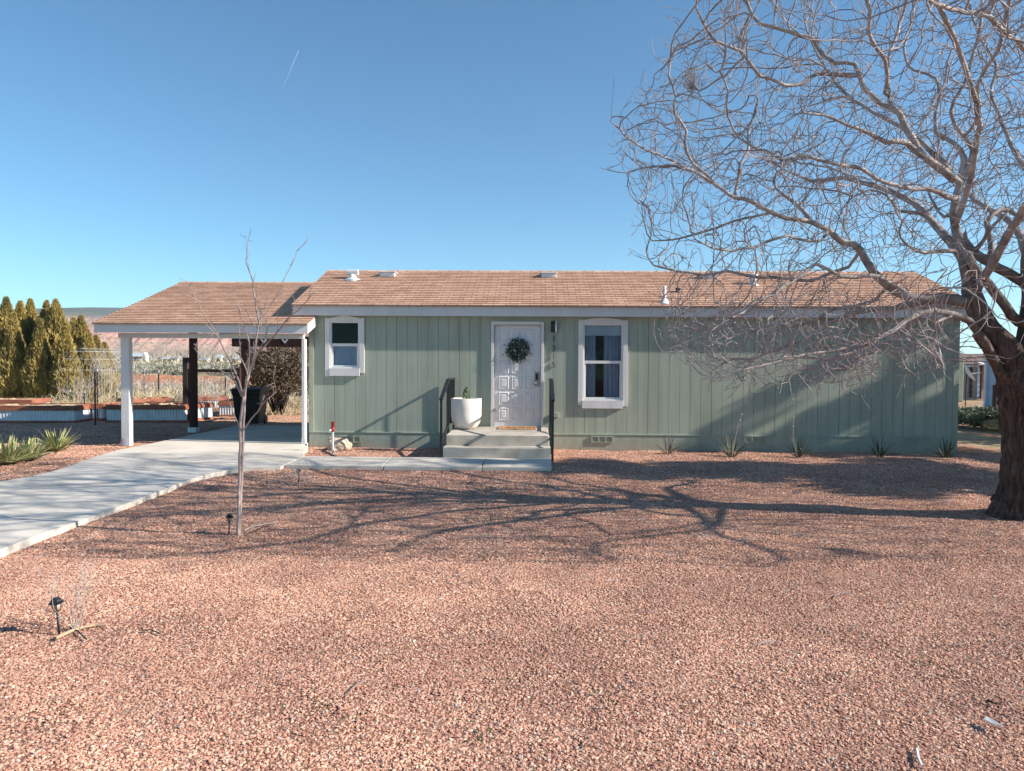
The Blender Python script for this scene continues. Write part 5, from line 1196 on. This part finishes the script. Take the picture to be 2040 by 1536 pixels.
# space colonisation
rg=np.random.default_rng(11)
def low_pts(n):
    out=[]
    while len(out)<n:
        px=rg.uniform(1330,1900); lo=600; hi=700+75*min(1,(px-1330)/150)-(30 if px>1750 else 0); py=rg.uniform(lo,hi); q=W(px,py,TY+rg.uniform(-1.7,1.5))
        if noise.noise(q*.7)>-.1 and q.y<-.9: out.append(tuple(q))
    return np.array(out)
def crown_pts(n):
    out=[]
    cen=np.array([tree_base.x-.25,TY-.1,4.15])
    while len(out)<n:
        q=rg.normal(size=3); q/=np.linalg.norm(q); q*=rg.random()**.36
        q=q/max(.75,(abs(q[0])**3+abs(q[1])**3+abs(q[2])**3)**(1/3)/max(1e-6,np.linalg.norm(q))); p=cen+q*np.array([4.3,3.5,3.7])
        if p[2]<4.1: p=cen+q*np.array([4.3,3.1,2.7])
        if p[1]>-.75: continue
        u,v,d=PX(p)
        lump=noise.noise(Vector((p[0]*.55,p[1]*.55,p[2]*.55+4)))
        if lump<-.16 and rg.random()<.75: continue
        if v>775-max(0,(1500-u))*.35: continue            # lower hem of the crown in space
        if p[2]<3.0 and abs(p[0]-tree_base.x)<1.0: continue
        if p[2]<1.72: continue
        if u<np.interp(v,[-200,0,100,200,300,400,500,560,640],[1460,1395,1345,1275,1222,1238,1290,1320,1335])+rg.normal()*18: continue
        out.append(p)
    return np.array(out)
A=np.concatenate([crown_pts(8600),low_pts(2000)])

skip=NT+6
dist=np.full(len(A),1e9); near_i=np.zeros(len(A),int)
def upd(lo):
    global dist,near_i
    for c in range(lo,len(SK.p),200):
        B=np.array([tuple(p) for p in SK.p[c:c+200]]); d=np.linalg.norm(A[:,None,:]-B[None],axis=2); j=d.argmin(1); m=d.min(1)
        k=m<dist; dist[k]=m[k]; near_i[k]=j[k]+c
lo0=skip
upd(lo0)
KILL=.17;INF=1.3;D_=.105
for it in range(140):
    act=dist<INF
    if not act.any(): break
    lo=len(SK.p); acc={}
    for a,i in zip(A[act],near_i[act]): 
        v=Vector(a)-SK.p[i]; v.normalize(); acc.setdefault(int(i),[]).append(v)
    for i,vs in acc.items():
        s=Vector((0,0,0)); 
        for v in vs: s+=v
        if s.length<.05: s=Vector(rg.normal(size=3))
        s.normalize(); par=SK.par[i]
        old=(SK.p[i]-SK.p[par]).normalized() if par>=0 else Vector((0,0,1))
        d=(s+old*.8+Vector(rg.normal(size=3))*.16+Vector((0,0,.05))).normalized()
        q=SK.p[i]+d*D_
        SK.add(q,i,0,1)
    upd(lo)
    keep=dist>KILL; A=A[keep]; dist=dist[keep]; near_i=near_i[keep]
    if len(A)==0 or len(SK.p)>60000: break
print('SK',len(SK.p),'left',len(A))
# twigs
nsc=len(SK.p); nch=[0]*nsc
for i in range(nsc):
    if SK.par[i]>=0: nch[SK.par[i]]+=1
for i in range(NTR,nsc):
    k=(2 if rg.random()<.6 else 1) if nch[i]==0 else (1 if rg.random()<.42 else 0)
    for _ in range(k):
        par=i; old=(SK.p[i]-SK.p[SK.par[i]]).normalized(); d=(old*(1.1 if nch[i]==0 else .4)+Vector(rg.normal(size=3))*.5).normalized(); L=rg.uniform(.10,.32); m=max(3,int(L/.05)); p=SK.p[i]
        low=p.z<2.7; curl=Vector(rg.normal(size=3))*.25; upw=.20 if not low else (-.10 if rg.random()<.5 else .12)
        for s in range(m):
            d=(d+curl*.8+Vector((0,0,upw))+Vector(rg.normal(size=3))*.05).normalized(); p=p+d*L/m; par=SK.add(p,par,0,1.0)
            if s==m//2 and rg.random()<.5:
                d2=(d+Vector(rg.normal(size=3))*.6).normalized(); q=p;pp=par
                for s2 in range(3): d2=(d2+Vector((0,0,upw))+curl*.3).normalized(); q=q+d2*L/m*.9; pp=SK.add(q,pp,0,1.0)
N_=len(SK.p)
ch=[[] for _ in range(N_)]
for i in range(N_):
    if SK.par[i]>=0: ch[SK.par[i]].append(i)
# curl displacement of fine growth
off=[None]*N_
for i in range(N_):
    p=SK.p[i]
    if SK.par[i]<0 or i<NTR: off[i]=0.0; continue
    off[i]=min(1,off[SK.par[i]]+.12)
newp=[p.copy() for p in SK.p]
for i in range(NTR,N_):
    p=SK.p[i]; n_=noise.noise_vector(p*1.6)*.17+noise.noise_vector(p*4.6+Vector((5,5,5)))*.085; newp[i]=p+n_*off[i]
for i in range(NTR):
    p=SK.p[i]
    if i>NT+14: newp[i]=p+noise.noise_vector(p*5+Vector((2,0,0)))*.018
SK.p=newp
tips=[0]*N_
for i in range(N_-1,-1,-1):
    if not ch[i]: tips[i]=1
    if SK.par[i]>=0: tips[SK.par[i]]+=tips[i]
rad=[max(.0029,SK.rmin[i],(.0028*tips[i]**.35 if tips[i]<240 else .0190*(tips[i]/240)**.28)) for i in range(N_)]
for i in range(NTR,N_): rad[i]=min(rad[i],rad[SK.par[i]]*.98)
# chains
chains=[]; 
def chain_from(i,start):
    c=[start,i] if start is not None else [i]
    cur=i
    while ch[cur]:
        same=[k for k in ch[cur]]
        nxt=max(same,key=lambda k:(rad[k],tips[k])); 
        for k in same:
            if k!=nxt: stack.append((k,cur))
        c.append(nxt); cur=nxt
    chains.append(c)
stack=[]
chain_from(0,None)
while stack:
    k,s=stack.pop(); chain_from(k,s)
print('chains',len(chains),N_)
tree=thing('bare_shade_tree','large leafless shade tree with dark furrowed trunk and curling grey branches at the right','tree',tree_base)
limbs_=MB(); twig_=MB()
for c in chains:
    P=[SK.p[i] for i in c]; Rr_=[rad[i] for i in c]
    if len(c)>1 and c[0]!=0 : Rr_[0]=min(Rr_[0],Rr_[1]*1.25)
    if c[0]==0:
        k=NT-2; P=P[k:];Rr_=Rr_[k:]     # the trunk itself is modelled separately
    if len(P)<2: continue
    mr=max(Rr_); n=14 if mr>.08 else 10 if mr>.03 else 6 if mr>.012 else 4 if mr>.005 else 3
    (limbs_ if mr>.012 else twig_).tube(P,Rr_,n,mr>.02)
limbs_.build('limbs',M['bark'],tree,True)
tw=pmat('greyish_twigs',(.34,.285,.28),(.18,.14,.135),3,.8,c3=(.52,.46,.43)); twig_.build('crown_twigs',tw,tree,True)
print('twig faces',len(twig_.f),'limb faces',len(limbs_.f))
# trunk with furrows; continues into the two main forks
def furrow_tube(path,rads,nseg,step,amp,name):
    C=catmull([Vector(p) for p in path],step); m=len(C); Rr_=np.interp(np.linspace(0,1,m),np.linspace(0,1,len(rads)),rads)
    b=MB(); vs=[];fs=[]; u=None
    for i in range(m):
        t=(C[min(m-1,i+1)]-C[max(0,i-1)]).normalized()
        if u is None: u=Vector((0,-1,0))
        u=(u-t*u.dot(t)).normalized(); w=t.cross(u)
        for k in range(nseg):
            a=2*math.pi*k/nseg; d=u*math.cos(a)+w*math.sin(a); q=C[i]+d*Rr_[i]
            s=Vector((d.x*Rr_[i]*22,d.y*Rr_[i]*22,C[i].z*3.2)); f=abs(noise.noise(s))*1.7; f2=abs(noise.noise(s*2.1+Vector((9,1,2))))
            flare=0
            if C[i].z<.38: flare=(.38-C[i].z)**1.3*.42*(1+.7*noise.noise(Vector((math.cos(a)*1.7,math.sin(a)*1.7,3))))
            lump=noise.noise(Vector((d.x*1.6,d.y*1.6,C[i].z*1.5)))*.03
            fade=max(.25,min(1,(2.6-C[i].z)/.8))
            vs.append(C[i]+d*(Rr_[i]+lump+flare+(min(1,f)-.5+f2*.4)*amp*fade))
    for i in range(m-1):
        for k in range(nseg):
            a=i*nseg+k;b_=i*nseg+(k+1)%nseg; fs.append((a,b_,b_+nseg,a+nseg))
    b.add(vs,fs); return b.build(name,M['bark_dark'],tree,True)
tp=lambda px,py:W(px,py,TY)
furrow_tube([tree_base+Vector((0,0,-.15)),tp(2050,1000),tp(2049,940),tp(2047,880),tp(2045,820),tp(2040,765),tp(2034,725),tp(2028,700)],[.29,.255,.238,.230,.236,.252,.235,.165],170,.016,.052,'trunk')
furrow_tube([tp(2034,765),tp(2022,728),tp(2004,698),tp(1985,672),tp(1966,650),tp(1950,622),tp(1939,592),tp(1931,560),tp(1922,525)],[.20,.175,.150,.125,.098,.078,.068,.061,.055],90,.022,.020,'main_fork')
furrow_tube([tp(2038,775),tp(2052,715),tp(2060,650),tp(2062,590),tp(2058,520)],[.19,.165,.12,.10,.078],90,.022,.020,'main_fork')
furrow_tube([tp(2044,775),tp(2082,700),tp(2120,625),tp(2170,565)],[.18,.14,.11,.09],70,.022,.018,'main_fork')
furrow_tube([tp(2030,800),tp(2010,765),tp(1990,730),tp(1973,702),tp(1961,685),tp(1948,662)],[.10,.085,.070,.062,.056,.052],70,.02,.016,'lower_fork')
bm=bmesh.new(); bmesh.ops.create_icosphere(bm,subdivisions=5,radius=1); bc=G(2006,1030,0)
for v in bm.verts:
    c=v.co; c_=c*(1+noise.noise(c*2.2)*.35+noise.noise(c*6)*.16+abs(noise.noise(c*14))*.08); v.co=Vector((bc.x+.02+c_.x*.15,TY+.02+c_.y*.17,.09+c_.z*.18))
me=bpy.data.meshes.new('root_burl'); bm.to_mesh(me); bm.free(); me.materials.append(M['bark_dark']); link('root_burl',me,tree)
# ================================================================ YOUNG TREE
sb=G(475,1067,0); SY=sb.y; sap=thing('young_tree','slender leafless young tree with twin stem in the gravel before the carport','tree',sb)
SK2=[]
sm_=pmat('sapling_bark',(.37,.29,.26),(.24,.18,.16),18,.8,.4,80,.002,c3=(.47,.39,.35))
st=MB(); tg=MB()
def sl(px,y0,y1,r0,r1,n=7,mb=None):
    m=len(px); P=catmull([W(a,b_,SY+y0+(y1-y0)*i/(m-1)) for i,(a,b_) in enumerate(px)],.05)
    P=[p+noise.noise_vector(p*9)*.006 for p in P]
    (mb or tg).tube(P,[r0+(r1-r0)*i/(len(P)-1) for i in range(len(P))],n); SK2.append((P,r0,r1)); return P
sl([(474,1070),(474,1040),(476,1000),(477,960),(478,915),(479,880),(479,848),(481,820),(484,800),(487,775)],0,0,.015,.012,12,st)
sl([(476,1070),(478,1030),(480,990),(482,950),(483,915),(484,880),(485,850),(486,825),(487,800),(489,775),(492,750)],.012,.01,.014,.011,12,st)
sl([(487,785),(493,753),(500,733),(506,714),(510,685),(513,655),(518,640),(526,629),(540,607),(552,587),(562,566),(571,545),(578,532),(584,522),(588,511),(591,500)],0,.25,.012,.002)
sl([(516,645),(512,622),(509,600),(506,580),(503,558),(498,545),(493,533),(490,520),(492,502),(490,472)],.15,.5,.009,.0024)
sl([(484,790),(476,760),(465,735),(457,717),(447,697),(438,678),(428,660),(418,645),(408,630),(399,613),(391,597),(383,580),(378,570),(373,561),(357,554)],0,-.5,.010,.0020)
sl([(482,790),(472,765),(461,753),(446,742),(431,733),(416,724),(402,714),(394,703),(386,692)],0,.4,.010,.0024)
sl([(500,735),(510,712),(521,697),(532,685),(545,670),(558,655),(567,643),(575,632),(586,624),(597,616),(612,598),(627,580)],.05,-.6,.010,.0024)
sl([(487,855),(500,835),(513,821),(519,811),(526,802),(537,791),(549,780)],0,-.35,.008,.0025)
sl([(480,852),(471,836),(464,821),(458,804),(451,789),(448,772)],0,.25,.007,.0024)
sl([(486,790),(490,765),(493,746),(488,730),(480,714),(478,690),(477,655)],0,-.35,.009,.0024)
sl([(493,760),(500,735),(508,700),(512,670),(522,640),(527,610)],0,.5,.010,.002)
sl([(492,745),(497,710),(496,680),(487,650),(478,625),(470,598)],0,-.3,.009,.002)
sl([(512,655),(500,640),(492,620),(487,600)],.1,-.1,.006,.0024)
sl([(493,752),(503,720),(520,690),(533,660),(530,635)],0,-.5,.007,.0024)
r2=random.Random(4)
for P,a,b_ in list(SK2)[2:]:
    L=len(P)
    for i in range(4,L,3):
        if r2.random()<.95:
            u=i/L; d=(P[i]-P[i-1]).normalized(); q=P[i]; dd=(d*.7+Vector((r2.gauss(0,.5),r2.gauss(0,.5),r2.gauss(0,.35)+.25))).normalized(); pts=[q]; l=r2.uniform(.06,.27)
            for k in range(4): dd=(dd+Vector((r2.gauss(0,.15),r2.gauss(0,.15),.10))).normalized(); q=q+dd*l/4; pts.append(q)
            tg.tube(pts,[.0036,.0032,.0028,.0022,.0016],4)
            for kk in (1,2,3):
                if r2.random()<.6:
                    d3=Vector((r2.gauss(0,.7),r2.gauss(0,.7),r2.gauss(.3,.5))).normalized(); tg.tube([pts[kk],pts[kk]+d3*l*.22,pts[kk]+d3*l*.4+Vector((0,0,.01))],[.0024,.0021,.0014],3)
st.build('trunk',sm_,sap,True); tg.build('branches',sm_,sap,True)
# ================================================================ out-of-frame pines: they cast the soft shade on the wall and yard
pine(14.5,-4.6,8.8,3.2,'dense pine outside the frame to the right, nearest the tree trunk',61,34000,0,.03)
pine(14.0,-1.0,6.7,1.25,'narrow pine outside the frame to the right, in line with the house wall',62,8500,0,.03,1.05)
pine(17.2,-2.2,8.4,.95,'slim tall pine outside the frame to the right, farthest',63,3600,0,.03,1.3)
pine(13.6,2.6,6.3,1.7,'pine with blue green needles behind the big tree trunk',64,8000,0,.10)
# ================================================================ LIGHT
sd=Vector((1.0,-.14,.56)).normalized()
sun=bpy.data.lights.new('sun','SUN'); so=bpy.data.objects.new('sun',sun); col.objects.link(so); so.rotation_euler=sd.to_track_quat('Z','Y').to_euler(); so.location=(10,-3,12)
sun.energy=4.9; sun.angle=R(.53); sun.color=(1.0,.93,.83)
w=bpy.data.worlds.new('World'); scene.world=w; w.use_nodes=True; t=w.node_tree; bg=t.nodes['Background']
sky=t.nodes.new('ShaderNodeTexSky'); sky.sky_type='NISHITA'; sky.sun_disc=False; sky.sun_elevation=math.asin(sd.z); sky.sun_rotation=math.atan2(sd.x,sd.y); sky.altitude=1800; sky.air_density=1.0; sky.dust_density=0; sky.ozone_density=1.6
tint=mixc(t,1.0,sky.outputs[0],(.68,1.05,1.14),'MULTIPLY'); t.links.new(tint,bg.inputs[0]); bg.inputs[1].default_value=.082
vs_=scene.view_settings; vs_.view_transform='Standard'; vs_.look='None'; vs_.exposure=.90; vs_.gamma=1
scene.render.engine='CYCLES'
scene.cycles.max_bounces=6; scene.cycles.transparent_max_bounces=12

hz=MB().box(-5900,5900,-55,4600,-4,262).build('haze',None); tag(hz,kind='stuff')
hm_=bpy.data.materials.new('haze_air'); hm_.use_nodes=True; ht=hm_.node_tree; ht.nodes.clear(); ho=ht.nodes.new('ShaderNodeOutputMaterial'); hv=ht.nodes.new('ShaderNodeVolumePrincipled')
hv.inputs['Color'].default_value=(.86,.92,1,1); hv.inputs['Density'].default_value=.00010; hv.inputs['Anisotropy'].default_value=.2; ht.links.new(hv.outputs[0],ho.inputs['Volume']); hz.data.materials.append(hm_)

# fallen twigs and dead leaf litter under the big tree
lt=MB(); r9=random.Random(17)
for i in range(420):
    x=tree_base.x-1.5+r9.gauss(0,2.8); y=TY+r9.gauss(0,2.2)
    if y>-.5 or blocked(x,y): continue
    z=gh(x,y)+.018; a=r9.random()*6.283; L=r9.uniform(.04,.22); pts=[(x+math.cos(a+k*.25)*L*k/3,y+math.sin(a+k*.25)*L*k/3,z+r9.uniform(0,.012)) for k in range(4)]; lt.tube(pts,[.0032,.003,.0025,.0015],4)
tag(lt.build('fallen_twigs',tw),kind='stuff')
